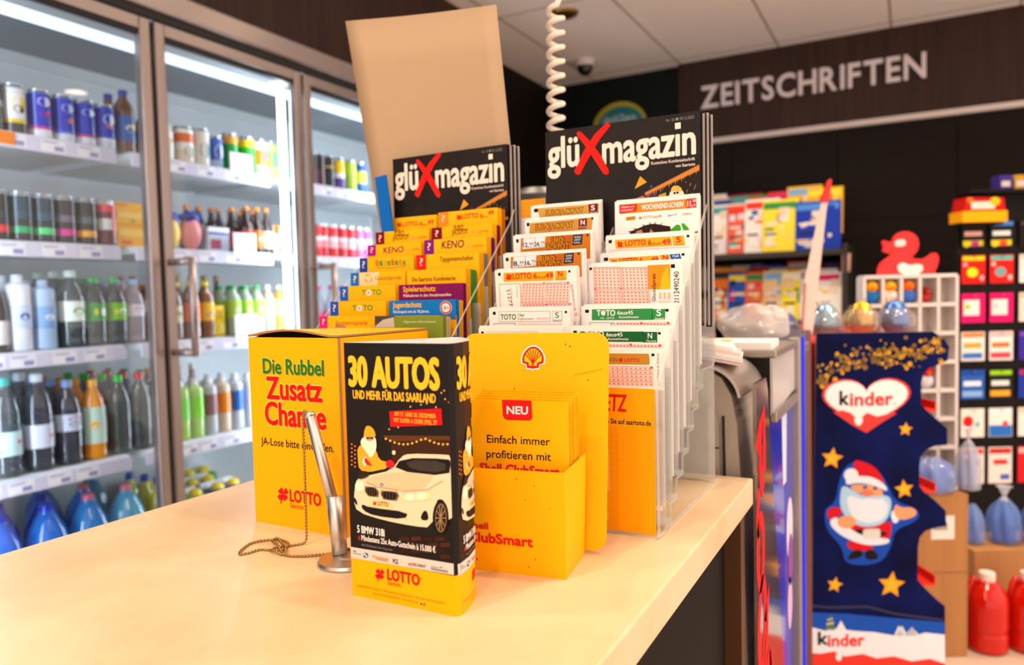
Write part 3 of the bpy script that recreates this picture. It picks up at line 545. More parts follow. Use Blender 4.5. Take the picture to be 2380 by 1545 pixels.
def a_week(q, Q, W, H):
    A = Art(q, Q, W, H); A.P([(1105, 170), (1660, 112), (1655, 180), (1102, 232)], flat('F8861E'), 1); A.P([(1108, 170), (1228, 158), (1215, 212), (1100, 230)], flat('E02820'), 2); A.P([(1582, 120), (1660, 110), (1655, 178), (1580, 188)], flat('DC1820'), 2)
    A.T('WOCHENEND-SCHEIN', 1253, 205, 1556, 172, 34, WHT, 3, .03, .15); A.T('11,', 1588, 175, 1625, 170, 42, WHT, 3, .03); A.T('20', 1628, 140, 1655, 138, 18, WHT, 3, .02); A.T('€', 1632, 172, 1650, 170, 18, WHT, 3)
    A.T('Abgeben und', 1115, 192, 1205, 184, 13, WHT, 3, 0, .2); A.T('mitspielen!', 1112, 214, 1196, 206, 13, WHT, 3, 0, .2)
    A.T('LOTTO 6aus49', 1250, 265, 1385, 252, 17, RED, 2); clover(A, 1236, 258, 9, RED, 2); A.T('Spiel 77', 1430, 248, 1500, 241, 15, flat('2868A8'), 2, .01, .2); A.T('SUPER 6', 1540, 240, 1612, 233, 15, flat('A83848'), 2)
    A.P([(1140, 252), (1205, 244), (1200, 272), (1138, 278)], GOLD, 1); A.T('JACKPOT', 1144, 270, 1198, 264, 12, BRN, 2, .02)
    # little dog's head with a green bow
    fur = flat('2A1C16'); tan = flat('B4845C')
    A.P([(1130, 395), (1160, 350), (1200, 335), (1255, 312), (1300, 300), (1340, 300), (1400, 312), (1440, 318), (1445, 350), (1430, 372), (1400, 376), (1290, 385)], fur, 1)
    A.P([(1175, 385), (1200, 350), (1235, 340), (1250, 384)], tan, 2); A.P([(1275, 383), (1300, 335), (1330, 380)], tan, 2)
    for x, y, dx, dy in ((1300, 300, -8, -14), (1330, 302, 14, -20), (1370, 308, 20, -16), (1260, 312, -20, -8), (1200, 335, -26, -4), (1160, 350, -22, 6)): A.S([(x, y), (x + dx, y + dy)], [8, 1], fur, 1)
    g = flat('3FA028'); A.P([(1418, 375), (1450, 335), (1490, 305), (1515, 310), (1520, 340), (1500, 368)], g, 2); A.P([(1525, 300), (1545, 295), (1575, 330), (1585, 360), (1540, 366)], g, 2); A.P([(1418, 375), (1650, 355), (1650, 368), (1420, 382)], g, 3)
def lottoN(q, Q, W, H, x0, y0, x1, y1, sl, lab, sub):
    pass
def a_649S(q, Q, W, H):
    A = Art(q, Q, W, H); A.P([(1085, 428), (1490, 405), (1490, 470), (1085, 492)], OR2, 1); A.P([(1497, 404), (1578, 399), (1578, 466), (1497, 470)], OR2, 1); clover(A, 1120, 460, 22, RED)
    A.T('LOTTO', 1156, 472, 1305, 464, 38, RED, 2, .03); A.T('6', 1322, 466, 1346, 465, 38, RED, 2, .03); A.T('aus', 1352, 465, 1412, 462, 24, BRN); A.T('49', 1420, 463, 1478, 460, 38, RED, 2, .03); A.T('S', 1520, 447, 1552, 445, 38, RED, 2, .03); A.T('System', 1512, 468, 1565, 465, 11, BRN)
    marks(A, (1050, 440, 11), (1607, 403, 8)); A.S([(1040, 505), (1600, 478)], 2, PRED)
def a_649N2(q, Q, W, H):
    A = Art(q, Q, W, H); A.P([(1042, 552), (1392, 530), (1392, 600), (1042, 620)], OR2, 1); A.P([(1400, 528), (1470, 524), (1470, 590), (1400, 596)], OR2, 1); A.P([(1475, 522), (1550, 516), (1550, 590), (1475, 596)], flat('1858A8'), 1); clover(A, 1076, 582, 20, RED)
    A.T('LOTTO', 1105, 590, 1232, 582, 36, RED, 2, .03); A.T('6', 1248, 582, 1268, 580, 36, RED, 2, .03); A.T('aus', 1272, 580, 1325, 577, 23, BRN); A.T('49', 1330, 578, 1380, 575, 36, RED, 2, .03); A.T('N', 1416, 563, 1452, 560, 36, RED, 2, .03); A.T('Fix&', 1492, 542, 1535, 539, 15, WHT, 2, .02); A.T('fast', 1494, 566, 1530, 562, 15, WHT, 2, .02)
    marks(A, (1020, 558, 11), (1571, 522, 8))
def a_grid(q, Q, W, H):
    A = Art(q, Q, W, H); 
    for gx0, gx1 in ((920, 1105), (1115, 1300)):
        grid(A, gx0, 622, gx1, 780, 7, 7); grid(A, gx0, 792, gx1, 950, 7, 7)
    for x, y in ((925, 785), (1108, 778)): tri(A, x, y, 9, True)
    A.R(1308, 605, 1452, 775, flat('F09018'), 1); A.P([(1452, 605), (1452, 775), (1378, 775), (1400, 690), (1425, 640)], flat('FBB814'), 2); A.R(1315, 782, 1453, 900, WHT, 2)
    A.T('Glücksspirale', 0, 0, 0, 0, 1, BLK) if 0 else None
    for i in range(3): A.R(1368 + i * 28, 858, 1388 + i * 28, 880, flat('F6D8B8'), 3); A.R(1372 + i * 30, 800, 1384 + i * 30, 845, flat('F0B890'), 3)
    u, v = A(1342, 862); A.b.txt('GlücksSpirale', u, v, .0042, BLK, 4, rot=PI / 2, bold=.01)
    u, v = A(1503, 876); A.b.txt('2112490240', u, v, .0062, BLK, 3, rot=PI / 2, w=A(1503, 650)[1] - v)
    marks(A, (900, 633, 9), (1488, 610, 13))
def a_645S(q, Q, W, H, n=False):
    A = Art(q, Q, W, H)
    if not n:
        A.R(910, 928, 1330, 1000, flat('2E9048'), 1); A.R(1338, 924, 1416, 996, flat('2E9048'), 1); A.T('TOTO', 935, 975, 1068, 972, 40, WHT, 2, .035); A.D(986, 955, 19, 21, flat('2E9048'), 3); A.D(986, 955, 15, 17, WHT, 4); A.T('VON', 952, 998, 982, 997, 12, WHT); A.T('LOTTO', 1000, 997, 1055, 996, 12, WHT, 2, .02)
        A.T('6aus45', 1086, 965, 1198, 962, 27, WHT, 2, .02); A.T('Auswahlwette', 1088, 991, 1232, 988, 17, WHT, 2, .01); A.T('S', 1362, 972, 1394, 970, 44, WHT, 2, .03); A.T('System', 1346, 997, 1410, 995, 15, WHT)
        marks(A, (872, 942, 11), (1446, 931, 9)); grid(A, 1060, 1020, 1440, 1060, 16, 2, False); tri(A, 1243, 1018, 11); tri(A, 1430, 1015, 11); A.RR(866, 1022, 1048, 1070, 8, flat('2E9048'), 1); A.RR(870, 1026, 1044, 1070, 8, PAPER, 2); A.T('E', 1018, 1042, 1032, 1042, 14, GRN, 3)
    else:
        A.R(833, 1082, 1277, 1152, flat('15602E'), 1); A.R(1284, 1080, 1369, 1154, flat('15602E'), 1); A.T('TOTO', 862, 1118, 1000, 1116, 36, WHT, 2, .035); A.D(912, 1100, 18, 20, flat('15602E'), 3); A.D(912, 1100, 14, 16, WHT, 4)
        A.T('6aus45', 1018, 1116, 1135, 1114, 27, WHT, 2, .02); A.T('Auswahlwette', 1022, 1142, 1172, 1140, 17, WHT, 2, .01); A.T('N', 1310, 1127, 1340, 1126, 38, WHT, 2, .02); A.T('Normal', 1296, 1151, 1362, 1150, 15, WHT)
        marks(A, (795, 1088, 11), (1398, 1089, 8)); grid(A, 1000, 1170, 1390, 1215, 16, 2, False); tri(A, 1180, 1166, 11); tri(A, 1383, 1168, 11)
def a_von(q, Q, W, H):
    A = Art(q, Q, W, H); A.RR(850, 1240, 1318, 1318, 12, flat('B8862E'), 1); A.T('VON', 1046, 1297, 1110, 1297, 24, BRN, 2); clover(A, 1133, 1286, 15, RED); A.T('LOTTO', 1156, 1297, 1252, 1298, 23, RED, 2, .03); grid(A, 850, 1332, 1332, 1470, 16, 5, False); tri(A, 1328, 1332, 11)
    for i in range(5): A.S([(850, 1332 + i * 27), (1332, 1332 + i * 27)], 2, PRED, 2)
    marks(A, (1343, 1248, 9)); u, v = A(1366, 1465); A.b.txt('Spielteilnahme ab 18 Jahren', u, v, .0022, flat('D03028'), 3, rot=PI / 2)
def a_euroS(q, Q, W, H):
    A = Art(q, Q, W, H); A.P([(505, 192), (925, 160), (920, 300), (505, 315)], flat('CDA050'), 1); A.T('EUROJACKPOT', 545, 248, 815, 222, 38, flat('2A1404'), 3, .05, .1); A.T('EUROJACKPOT', 543, 249, 813, 223, 36, flat('F4A81E'), 4, 0, .1); A.P([(850, 165), (915, 158), (918, 228), (855, 236)], MAR, 2); A.T('S', 870, 208, 896, 205, 34, WHT, 3, .03); A.T('System', 862, 228, 912, 223, 11, WHT, 3); marks(A, (493, 206, 11))
def a_euroN(q, Q, W, H):
    A = Art(q, Q, W, H); A.P([(475, 305), (935, 262), (930, 400), (480, 420)], flat('C99444'), 1); A.T('EUROJACKPOT', 514, 357, 790, 334, 40, flat('2A1404'), 3, .05, .1); A.T('EUROJACKPOT', 512, 358, 788, 335, 38, flat('F2A01E'), 4, 0, .1); A.P([(826, 276), (890, 268), (893, 342), (830, 348)], MAR, 2); A.T('N', 846, 318, 876, 315, 34, WHT, 3, .03); A.T('Normal', 836, 340, 890, 335, 11, WHT, 3); marks(A, (463, 314, 11), (932, 270, 8))
def a_euro2(q, Q, W, H, dx, dy, p1, p1b, p2, p2b):
    A = Art(q, Q, W, H); P = lambda pts: [(x + dx, y + dy) for x, y in pts]
    A.P(P([(385, 412), (895, 370), (930, 560), (410, 560)]), WOOD2, 1); A.P(P([(600, 395), (760, 385), (755, 520), (560, 530)]), flat('B4601A'), 2)
    A.P(P([(404, 412), (482, 406), (486, 478), (410, 484)]), flat('E8ECF0'), 3); A.P(P([(484, 405), (556, 399), (562, 471), (490, 477)]), flat('E8ECF0'), 3)
    A.T(p1, 414 + dx, 472 + dy, 450 + dx, 469 + dy, 30, NAVY, 4, .03); A.T(p1b, 452 + dx, 455 + dy, 478 + dx, 453 + dy, 15, NAVY, 4, .02); A.T(p2, 492 + dx, 467 + dy, 528 + dx, 464 + dy, 30, NAVY, 4, .03); A.T(p2b, 530 + dx, 448 + dy, 557 + dx, 446 + dy, 15, NAVY, 4, .02)
    for x, y in ((462, 474), (541, 466)): A.T('€', x + dx, y + dy, x + 12 + dx, y + dy, 11, NAVY, 4)
    A.T('EURO', 595 + dx, 446 + dy, 702 + dx, 440 + dy, 42, flat('2A1404'), 3, .05); A.T('EURO', 593 + dx, 446 + dy, 698 + dx, 440 + dy, 39, flat('F2A41C'), 4, 0); A.T('JACKPOT', 572 + dx, 494 + dy, 750 + dx, 484 + dy, 46, flat('2A1404'), 3, .05); A.T('JACKPOT', 570 + dx, 494 + dy, 746 + dx, 484 + dy, 43, flat('F2A21C'), 4, 0)
    A.P(P([(762, 385), (835, 378), (842, 452), (768, 460)]), NAVY, 3); 
    for j, s in enumerate(('EURO', 'JACKPOT', 'Fix & fast')): A.T(s, 778 + dx, 408 + j * 20 + dy, 828 + dx, 404 + j * 20 + dy, 13, WHT, 4, .01)
    marks(A, (366 + dx, 428 + dy, 11), (875 + dx, 384 + dy, 8))
def a_649N(q, Q, W, H):
    A = Art(q, Q, W, H); A.P([(280, 660), (645, 650), (648, 718), (285, 725)], OR2, 1); A.P([(654, 649), (736, 647), (740, 714), (658, 718)], OR2, 1); clover(A, 322, 690, 23, RED); A.T('LOTTO', 352, 706, 488, 703, 40, RED, 2, .03); A.T('6', 503, 702, 528, 702, 38, RED, 2, .03); A.T('aus', 534, 702, 590, 700, 24, BRN); A.T('49', 590, 701, 643, 700, 38, RED, 2, .03); A.T('N', 680, 690, 710, 690, 38, RED, 2, .03); A.T('Normal', 670, 712, 728, 711, 11, RED)
    marks(A, (250, 670, 11), (757, 653, 8)); A.P([(252, 740), (410, 735), (440, 960), (280, 960)], flat('F0A838'), 1); A.P([(258, 746), (405, 741), (434, 960), (288, 960)], PAPER, 2)
    u, v = A(312, 780); A.b.txt('512775', u, v, .0052, BLK, 3, rot=-PI / 2 + .12, w=.026)
    for x, y0, y1 in ((385, 755, 840), (350, 770, 900)): A.S([(x, y0), (x + 10, y1)], 3, PRED, 3)
    grid(A, 425, 738, 590, 880, 7, 7); grid(A, 598, 735, 766, 876, 7, 7); grid(A, 440, 888, 600, 960, 7, 4); grid(A, 606, 884, 780, 960, 7, 4); tri(A, 582, 732, 9); tri(A, 752, 728, 9); tri(A, 606, 884, 9); tri(A, 780, 880, 9)
    u, v = A(772, 745); A.b.txt('Spielteilnahme ab 18', u, v, .0032, PRED, 3, rot=-PI / 2 + .1)
def a_toto13(q, Q, W, H, n=False):
    A = Art(q, Q, W, H)
    if not n:
        A.R(284, 938, 660, 1010, LGY, 1); A.R(287, 941, 657, 1007, PAPER, 2); A.R(668, 936, 742, 1010, LGY, 1); A.R(671, 939, 739, 1007, PAPER, 2); A.T('TOTO', 300, 997, 412, 995, 38, DKG, 3, .03); A.T('13er', 425, 974, 474, 973, 22, DKG, 3, .02); A.T('Ergebniswette', 426, 997, 540, 995, 14, DKG, 3); A.T('VON LOTTO', 560, 996, 648, 994, 13, RED, 3); A.T('S', 692, 983, 720, 982, 38, DKG, 3, .01); A.T('System', 680, 1006, 736, 1005, 14, DKG, 3)
        marks(A, (250, 950, 11), (763, 942, 8)); A.R(246, 1024, 410, 1070, DKG, 1); A.R(250, 1028, 406, 1070, PAPER, 2); A.R(425, 1022, 748, 1070, PNK, 1)
    else:
        A.R(196, 1082, 575, 1150, LGY, 1); A.R(199, 1085, 572, 1147, PAPER, 2); A.T('TOTO', 214, 1138, 345, 1137, 40, DKG, 3, .03); A.T('13er', 364, 1114, 416, 1113, 22, DKG, 3, .02); clover(A, 540, 1104, 12, RED, 3); A.T('N', 604, 1124, 634, 1124, 36, DKG, 3, .01); marks(A, (158, 1092, 11), (674, 1106, 8))
TH = .0006
def depth(x, y): return -.476 * x + .88 * y
def slip(label, quad, W, xc, y, z, art, lean=0, H=None, extra=2, back=None, kind='lottery_slip'):
    pxh = (quad[3][1] - quad[0][1] + quad[2][1] - quad[1][1]) / 2 / 3.09; Hv = pxh / 1715.6 * depth(xc, y)
    g = label.split(',')[0]; lean *= .45; H = H or z - (ZT + .022 + (y - .782) * .86) - .004
    sheet(kind, label, 'lottery slip', W, H, TH, (xc, y, z), (math.radians(lean), 0, 0), lambda q: art(q, quad, W, Hv))
    for k in range(extra):
        o = sheet(kind, 'slip behind the ' + g, 'lottery slip', W, H - .001, TH * 2, (xc + random.uniform(-.0006, .0006), y + .0022 * (k + 1), z + random.uniform(-.0035, .002) + .001), (math.radians(lean * .7), 0, 0), group='slips behind the ' + g)
DR = -.237
slip('white weekend lottery slip with orange banner and little dog, highest tier of the slip rack', [(1080, 150), (1680, 85), (1650, 368), (1050, 395)], .112, DR - .056, .944, 1.333, a_week, -4, extra=4)
slip('yellow bannered lottery slip marked S below the weekend slip', [(1020, 405), (1650, 370), (1632, 480), (1005, 515)], .116, DR - .058, .918, 1.285, a_649S, -4)
slip('yellow bannered lottery slip with blue fix and fast box', [(990, 525), (1625, 490), (1600, 570), (965, 600)], .116, DR - .058, .897, 1.261, a_649N2, -4)
slip('large lottery slip with four pink number grids and orange corner', [(880, 605), (1560, 570), (1525, 890), (872, 905)], .12, DR - .06, .865, 1.247, a_grid, -3, extra=4)
slip('football pool slip with light green banner marked S', [(838, 905), (1520, 890), (1480, 1040), (800, 1050)], .118, DR - .059, .836, 1.196, a_645S, -4, extra=4)
slip('football pool slip with dark green banner marked N', [(760, 1048), (1480, 1040), (1445, 1190), (735, 1195)], .122, DR - .061, .809, 1.172, lambda q, Q, W, H: a_645S(q, Q, W, H, True), -4, extra=4)
slip('lottery slip with bronze banner over red number rows, lowest tier', [(735, 1215), (1400, 1220), (1385, 1460), (720, 1455)], .118, DR - .059, .778, 1.147, a_von, -3, extra=3)
DL = -.4132
slip('gold bannered jackpot slip marked S with bent corner, highest of its column', [(465, 180), (930, 140), (940, 250), (440, 285)], .104, DL - .004, .932, 1.335, a_euroS, 4, extra=4)
slip('gold bannered jackpot slip marked N, second of its column', [(435, 285), (975, 240), (985, 350), (450, 380)], .108, DL, .908, 1.314, a_euroN, 5, extra=4)
slip('brown jackpot slip with price boxes of twelve fifty', [(330, 395), (905, 350), (935, 480), (355, 505)], .114, DL, .879, 1.291, lambda q, Q, W, H: a_euro2(q, Q, W, H, 0, 0, '12,', '50', '24,', '75'), 7, extra=4)
slip('brown jackpot slip with price boxes of eight fifty', [(268, 525), (845, 485), (872, 615), (290, 630)], .114, DL, .85, 1.2655, lambda q, Q, W, H: a_euro2(q, Q, W, H, -66, 132, '8,', '50', '16,', '75'), 7, extra=4)
slip('yellow bannered lottery slip with vertical serial number and two pink grids', [(212, 640), (800, 620), (830, 905), (250, 915)], .113, DL, .826, 1.244, a_649N, 7, extra=4)
slip('white football pool slip with grey outlined header marked S', [(210, 915), (790, 908), (805, 1045), (215, 1050)], .112, DL, .808, 1.1955, a_toto13, 2, extra=3)
slip('white football pool slip peeking over the yellow card dispenser', [(125, 1055), (720, 1050), (745, 1150), (135, 1160)], .114, DL, .783, 1.172, lambda q, Q, W, H: a_toto13(q, Q, W, H, True), 2, extra=3)

def clear_rack(label, x0, x1, xm, tiers, yfront, zfront, ytop, ztop, ybase, steps, ymag):
    """stepped acrylic rack; tiers = [(y, z bottom, z top of the pocket panel)]"""
    t = thing('brochure_rack', label, 'rack', (0, 0, 0)); e = .003
    q = B(); q.box(x0, x1, yfront, ybase, ZT, ZT + e, ACR); q.box(x1 - .001, x1, yfront, ybase, ZT, ZT + e, ACE); q.build('base_plate', t)
    lower = [(ytop + .02, steps[-1][1])]
    for (ya, za), (yb, zb) in list(zip(steps, steps[1:]))[::-1]: lower += [(yb, za + (zb - za)), (yb, za)] if 0 else [(yb, za)]; lower += [(ya, za)]
    poly = [(yfront, ZT + e), (yfront, zfront), (ytop - .012, ztop - .02), (ytop, ztop), (ytop + .02, ztop)] + lower
    for xa, xb in ((x0 - e, x0), (x1, x1 + e)): B().prism(poly, 'x', xa, xb, ACR, ACE).build('side_panel', t)
    B().prism([(ytop + .02, ZT + e), (ytop + .023, ZT + e), (ytop + .023, ztop + .0), (ytop + .02, ztop + .0)], 'x', x0, x1, ACR, ACE).build('back_panel', t)
    for y, za, zb in tiers:
        q = B(); q.prism([(y, za), (y + .002, za), (y + .002, zb), (y, zb)], 'x', x0, x1, ACR, ACE); q.prism([(y + .002, za), (y + .022, za), (y + .022, za + .002), (y + .002, za + .002)], 'x', x0, x1, ACR, ACE); q.build('pocket', t)
    B().prism([(yfront + .01, ZT + .02), (yfront + .01, zfront), (ymag, ztop - .045), (ymag, steps[-1][1] - .01)], 'x', xm - .0008, xm + .0008, ACR, ACE).build('divider', t)
    return t
STEPS = [(.746, ZT + .003), (.766, .957), (.788, .978), (.812, 1.0), (.838, 1.021), (.862, 1.044), (.884, 1.066), (.908, 1.088), (.932, 1.111), (.99, 1.118)]
clear_rack('clear stepped acrylic rack holding the lottery slips at the counter edge', -.475, -.234, -.3545, [(y - .008, STEPS[i + 1][1], z - .045) for i, (y, z) in enumerate(((.782, 1.15), (.808, 1.172), (.833, 1.2), (.858, 1.24), (.888, 1.262), (.913, 1.29), (.937, 1.325)))], .744, 1.112, .983, 1.345, 1.017, STEPS, .951)
# yellow information card in the lowest pocket
def a_etz(q):
    A = Art(q, [(-801, 322), (530, 345), (510, 1365), (-785, 1215)], .234, .155)
    A.T('ETZ', 178, 502, 332, 508, 115, flat('C81E14'), 2, .025, .12); A.T('en Sie auf saartoto.de', 172, 592, 500, 604, 34, BLK, 2, .02); g = flat('EC9E02')
    for j in range(10):
        for i in range(12):
            r = max(3, 19 - 1.7 * j); x = 10 + i * 42; A.D(x, 635 + j * 42, r, r, g, 1, 10)
    A.RR(-120, 768, 203, 1065, 14, flat('F8BE48'), 2); A.T('hilfe', 145, 856, 182, 858, 18, BLK, 3); A.RR(-40, 1195, 190, 1262, 12, flat('F8BE48'), 2); A.T('ICH', 122, 1242, 172, 1245, 42, BLK, 3, .02)
sheet('information_card', 'amber information card with red headline in the lowest pocket of the slip rack', 'card', .234, .155, .0012, (-.3535, .748, 1.109), (math.radians(-1), 0, 0), a_etz, flat('F5A000'))

# ------------------------------------------------------------------ magazines standing in the top pockets
DKB = mt('magazine_cover', '120C0A', .4, spec=.2, noise='1E1510', scale=(30, 30, 30)); CREAMT = flat('EFE2D4')
def a_mag(q, quad, W, H, date):
    A = Art(q, quad, W, H)
    A.T('glü', 165, 788, 540, 765, 330, CREAMT, 2, .03); A.T('magazın', 845, 728, 2010, 606, 325, CREAMT, 2, .03)
    A.R(1768, 262, 1838, 322, CREAMT, 3); r = flat('EA1D14')
    A.S([(565, 405), (690, 540), (790, 680), (880, 825)], [58, 78, 86, 70], r, 4); A.S([(940, 285), (790, 430), (650, 620), (530, 825)], [60, 90, 98, 80], r, 4.4)
    for x, y, rr in ((565, 405, 29), (880, 822, 36), (530, 822, 42)): A.D(x, y, rr, rr, r, 4.8)
    A.T(date, 1655, 245, 2012, 210, 32, LGY, 2); A.T('Kostenlose Kundenzeitschrift', 1450, 735, 2005, 680, 34, CREAMT, 2, .01); A.T('von Saartoto', 1755, 765, 2005, 735, 34, CREAMT, 2, .01)
    A.P([(1305, 870), (1385, 935), (1230, 1015)], flat('F2A02A'), 2)
    wd = flat('C07A35'); A.P([(1350, 1058), (2060, 725), (2060, 790), (1370, 1080)], wd, 2)
    for i in range(26): x = 1370 + i * 27; y = 1064 - i * 12.4; l = 40 + 45 * ((i * 37) % 10) / 10; A.P([(x - 9, y), (x + 9, y - 4), (x - 2, y + l)], flat('D8923E'), 3)
    A.P([(1010, 1215), (1350, 1075), (1490, 1030), (1530, 1110), (1380, 1180), (1000, 1260)], flat('4A2A48'), 1); A.P([(1010, 1212), (1330, 1090), (1360, 1120), (1000, 1262)], flat('B87838'), 2)
    A.D(1440, 985, 18, 18, flat('3848A0'), 3, 6); A.P([(1530, 1080), (1625, 1050), (1620, 1150), (1525, 1165)], flat('B8A030'), 2); A.D(1395, 1160, 36, 26, flat('C82848'), 2)
    # bearded old man in a pale hat
    A.P([(1690, 1010), (1720, 975), (1775, 970), (1820, 995), (1835, 1040), (1690, 1060)], flat('E8B050'), 3); A.P([(1680, 1040), (1840, 1030), (1865, 1090), (1850, 1125), (1660, 1145), (1665, 1080)], flat('EFE0C8'), 4); A.D(1735, 1056, 17, 13, BLK, 5); A.D(1772, 1050, 17, 13, BLK, 5); A.P([(1850, 1100), (2060, 1078), (2060, 1120), (1850, 1135)], flat('E0A030'), 3)
    for i in range(9): A.D(1880 + (i * 53) % 150, 930 + (i * 37) % 130, 6, 6, flat('D89838'), 3, 6)
QM = [(145, 392), (2088, 112), (2062, 1125), (115, 1291)]
def magazine(label, W, H, th, loc, date, n, H0, grp, rx=-1.5, dy=.0042):
    o = sheet('customer_magazine', label, 'magazine', W, H, th, loc, (math.radians(rx), 0, 0), lambda q: a_mag(q, QM, W, H0, date), DKB)
    for k in range(n):
        sheet('customer_magazine', 'dark covered magazine in the pile behind the ' + grp, 'magazine', W, H, th * .8, (loc[0] + .0016 * (k + 1), loc[1] + dy * (k + 1) + .001, loc[2] - .0012 * ((k * 2) % 3)), (math.radians(rx), 0, 0), None, mt('magazine_pages', 'B8AEA8', .5) if k % 2 else DKB, group='magazines behind the ' + grp)
magazine('dark magazine with red X in its title, standing above the lottery slips', .219, .275, .0018, (-.3465, .957, 1.441), 'Nr. 50 ● 09.12.2025', 6, .113, 'copy above the slips', -1.0)
magazine('dark magazine with red X in its title, standing above the yellow brochures', .2115, .27, .0018, (-.636, .978, 1.437), 'Nr. 50 ● 09.12.2025', 6, .113, 'copy above the brochures', -.3, .0033)

# ------------------------------------------------------------------ yellow brochures in the second rack
YB = flat('FFB808', .4); TXB = flat('2A1C10')
def a_br(A, quad, tab, body=None):
    (x0, y0), (x1, y1), (x2, y2), (x3, y3) = quad
    if tab:
        f = .13 if tab != 'F08A20' else .15; P = lambda t, s: ((x0 + (x1 - x0) * t) * (1 - s) + (x3 + (x2 - x3) * t) * s, (y0 + (y1 - y0) * t) * (1 - s) + (y3 + (y2 - y3) * t) * s)
        A.P([P(0, 0), P(f * 1.15, 0), P(f * 1.15, .9), P(f * 1.1, 1.0), P(f, 1.05), P(0, 1.05)], flat(tab), 1); a = P(f * .38, .72); b_ = P(f * .78, .72); A.T('?', a[0], a[1], b_[0], b_[1], (y3 - y0) * .5, flat('F8D8D0' if tab != 'F08A20' else 'FFC070'), 2)
def brochure(label, quad, W, xc, y, z, tab, art, base=None, extra=3, H=None, back=None, backcol=None, th=.0022):
    pxh = (quad[3][1] - quad[0][1] + quad[2][1] - quad[1][1]) / 2 / 3.358; Hv = pxh / 1715.6 * depth(xc, y); g = label; H = H or .185
    def draw(q): A = Art(q, quad, W, Hv); a_br(A, quad, tab); art(A)
    sheet('brochure', label, 'brochure', W, H, th, (xc, y, z), (math.radians(-1.5), 0, 0), draw, base or YB)
    for k in range(extra): sheet('brochure', 'copy behind the ' + g, 'brochure', W, H, th, (xc + .001 * (k + 1), y + .0036 * (k + 1), z - .0006 * (k + 1)), (math.radians(-1.5), 0, 0), None, (backcol if backcol and k >= extra // 2 else base or YB), group='copies behind the ' + g)
def tx(*a):
    def f(A):
        for s in a: A.T(*s)
    return f
def lot(x0, y0, x1, y1, hp):
    def f(A): clover(A, x0 - 20, (y0 - hp * .5), hp * .55, RED); w_ = x1 - x0; A.T('LOTTO', x0, y0, x0 + w_ * .5, y0 + (y1 - y0) * .5, hp, RED, 2, .03); A.T('6', x0 + w_ * .56, y0 - 8, x0 + w_ * .64, y0 - 9, hp, RED, 2, .03); A.T('aus', x0 + w_ * .66, y0 - 9, x0 + w_ * .8, y0 - 10, hp * .55, BRN, 2); A.T('49', x0 + w_ * .82, y1, x1, y1, hp, RED, 2, .03)
    return f
def ejp(cx, cy, lx0, lx1, ly):
    def f(A): A.T('EURO', cx - 40, cy - 4, cx + 30, cy - 8, 32, flat('3A2404'), 2, .05); A.T('EURO', cx - 39, cy - 5, cx + 29, cy - 9, 26, flat('D89A10'), 3, 0); A.T('JACKPOT', cx - 58, cy + 32, cx + 62, cy + 24, 34, flat('3A2404'), 2, .05); A.T('JACKPOT', cx - 56, cy + 31, cx + 60, cy + 23, 28, flat('D89A10'), 3, 0); A.T('VON', lx0, ly, lx0 + 40, ly - 3, 15, LGY, 2); A.T('LOTTO', lx0 + 62, ly - 4, lx1, ly - 8, 15, RED, 2, .02)
    return f
def keno(x0, y0, x1, y1, lx0, lx1, ly, hp): return tx(('KENO', x0, y0, x1, y1, hp, flat('5A1440'), 2, .02, .1), ('VON', lx0, ly, lx0 + 38, ly - 2, 13, LGY), ('LOTTO', lx0 + 55, ly - 4, lx1, ly - 8, 15, RED, 2, .02))
def toto(x0, y0, x1, y1, hp):
    g = flat('2E9A2E')
    def f(A): w_ = x1 - x0; A.T('T', x0, y0, x0 + w_ * .2, y0, hp, g, 2, .05); A.D(x0 + w_ * .36, y0 - hp * .45, hp * .52, hp * .58, flat('E8E4D0'), 2); A.D(x0 + w_ * .36, y0 - hp * .45, hp * .16, hp * .18, TXB, 3, 5); A.D(x0 + w_ * .26, y0 - hp * .75, hp * .1, hp * .1, TXB, 3, 5); A.T('T', x0 + w_ * .53, y0 - 2, x0 + w_ * .72, y0 - 2, hp, g, 2, .05); A.T('O', x0 + w_ * .74, y1, x1, y1, hp, g, 2, .05)
    return f
XL, XR = -.76, -.53
def bl(*a, **k): brochure(*a, **k)
bl('yellow lotto brochure with orange tab, highest of the outer column', [(512, 630), (925, 597), (905, 700), (500, 735)], .105, XL + .0525, .972, 1.341, 'F08A20', lot(655, 688, 890, 668, 32))
bl('yellow jackpot brochure with dark red tab, second of the outer column', [(463, 735), (870, 700), (850, 812), (450, 830)], .104, XL + .052, .951, 1.318, '7A0C14', ejp(632, 760, 708, 838, 786), backcol=flat('B8860C'))
bl('yellow brochure with magenta tab and purple keno print in the outer column', [(405, 845), (810, 818), (795, 905), (392, 925)], .104, XL + .052, .930, 1.2965, 'A01878', keno(508, 910, 660, 895, 672, 785, 892, 44))
def a_bingo(A):
    for i, c in enumerate('SONNE'): pass
    for i in range(8): A.P([(428 + i * 28, 955 + (i % 2) * 6), (450 + i * 28, 951 + (i % 2) * 6), (452 + i * 28, 998 - i), (430 + i * 28, 1003 - i)], flat(['E8701C', '3E9A30', 'E8A01C', '58A028', 'E0601C', '4A9A38', 'D88418', '60A030'][i]), 2)
    A.S([(430, 1012), (540, 1016), (650, 1000)], 5, flat('8A9A20'), 2)
bl('yellow brochure with blue tab and colourful letter blocks', [(315, 940), (710, 920), (700, 1030), (305, 1045)], .104, XL + .052, .909, 1.275, '1848A0', a_bingo)
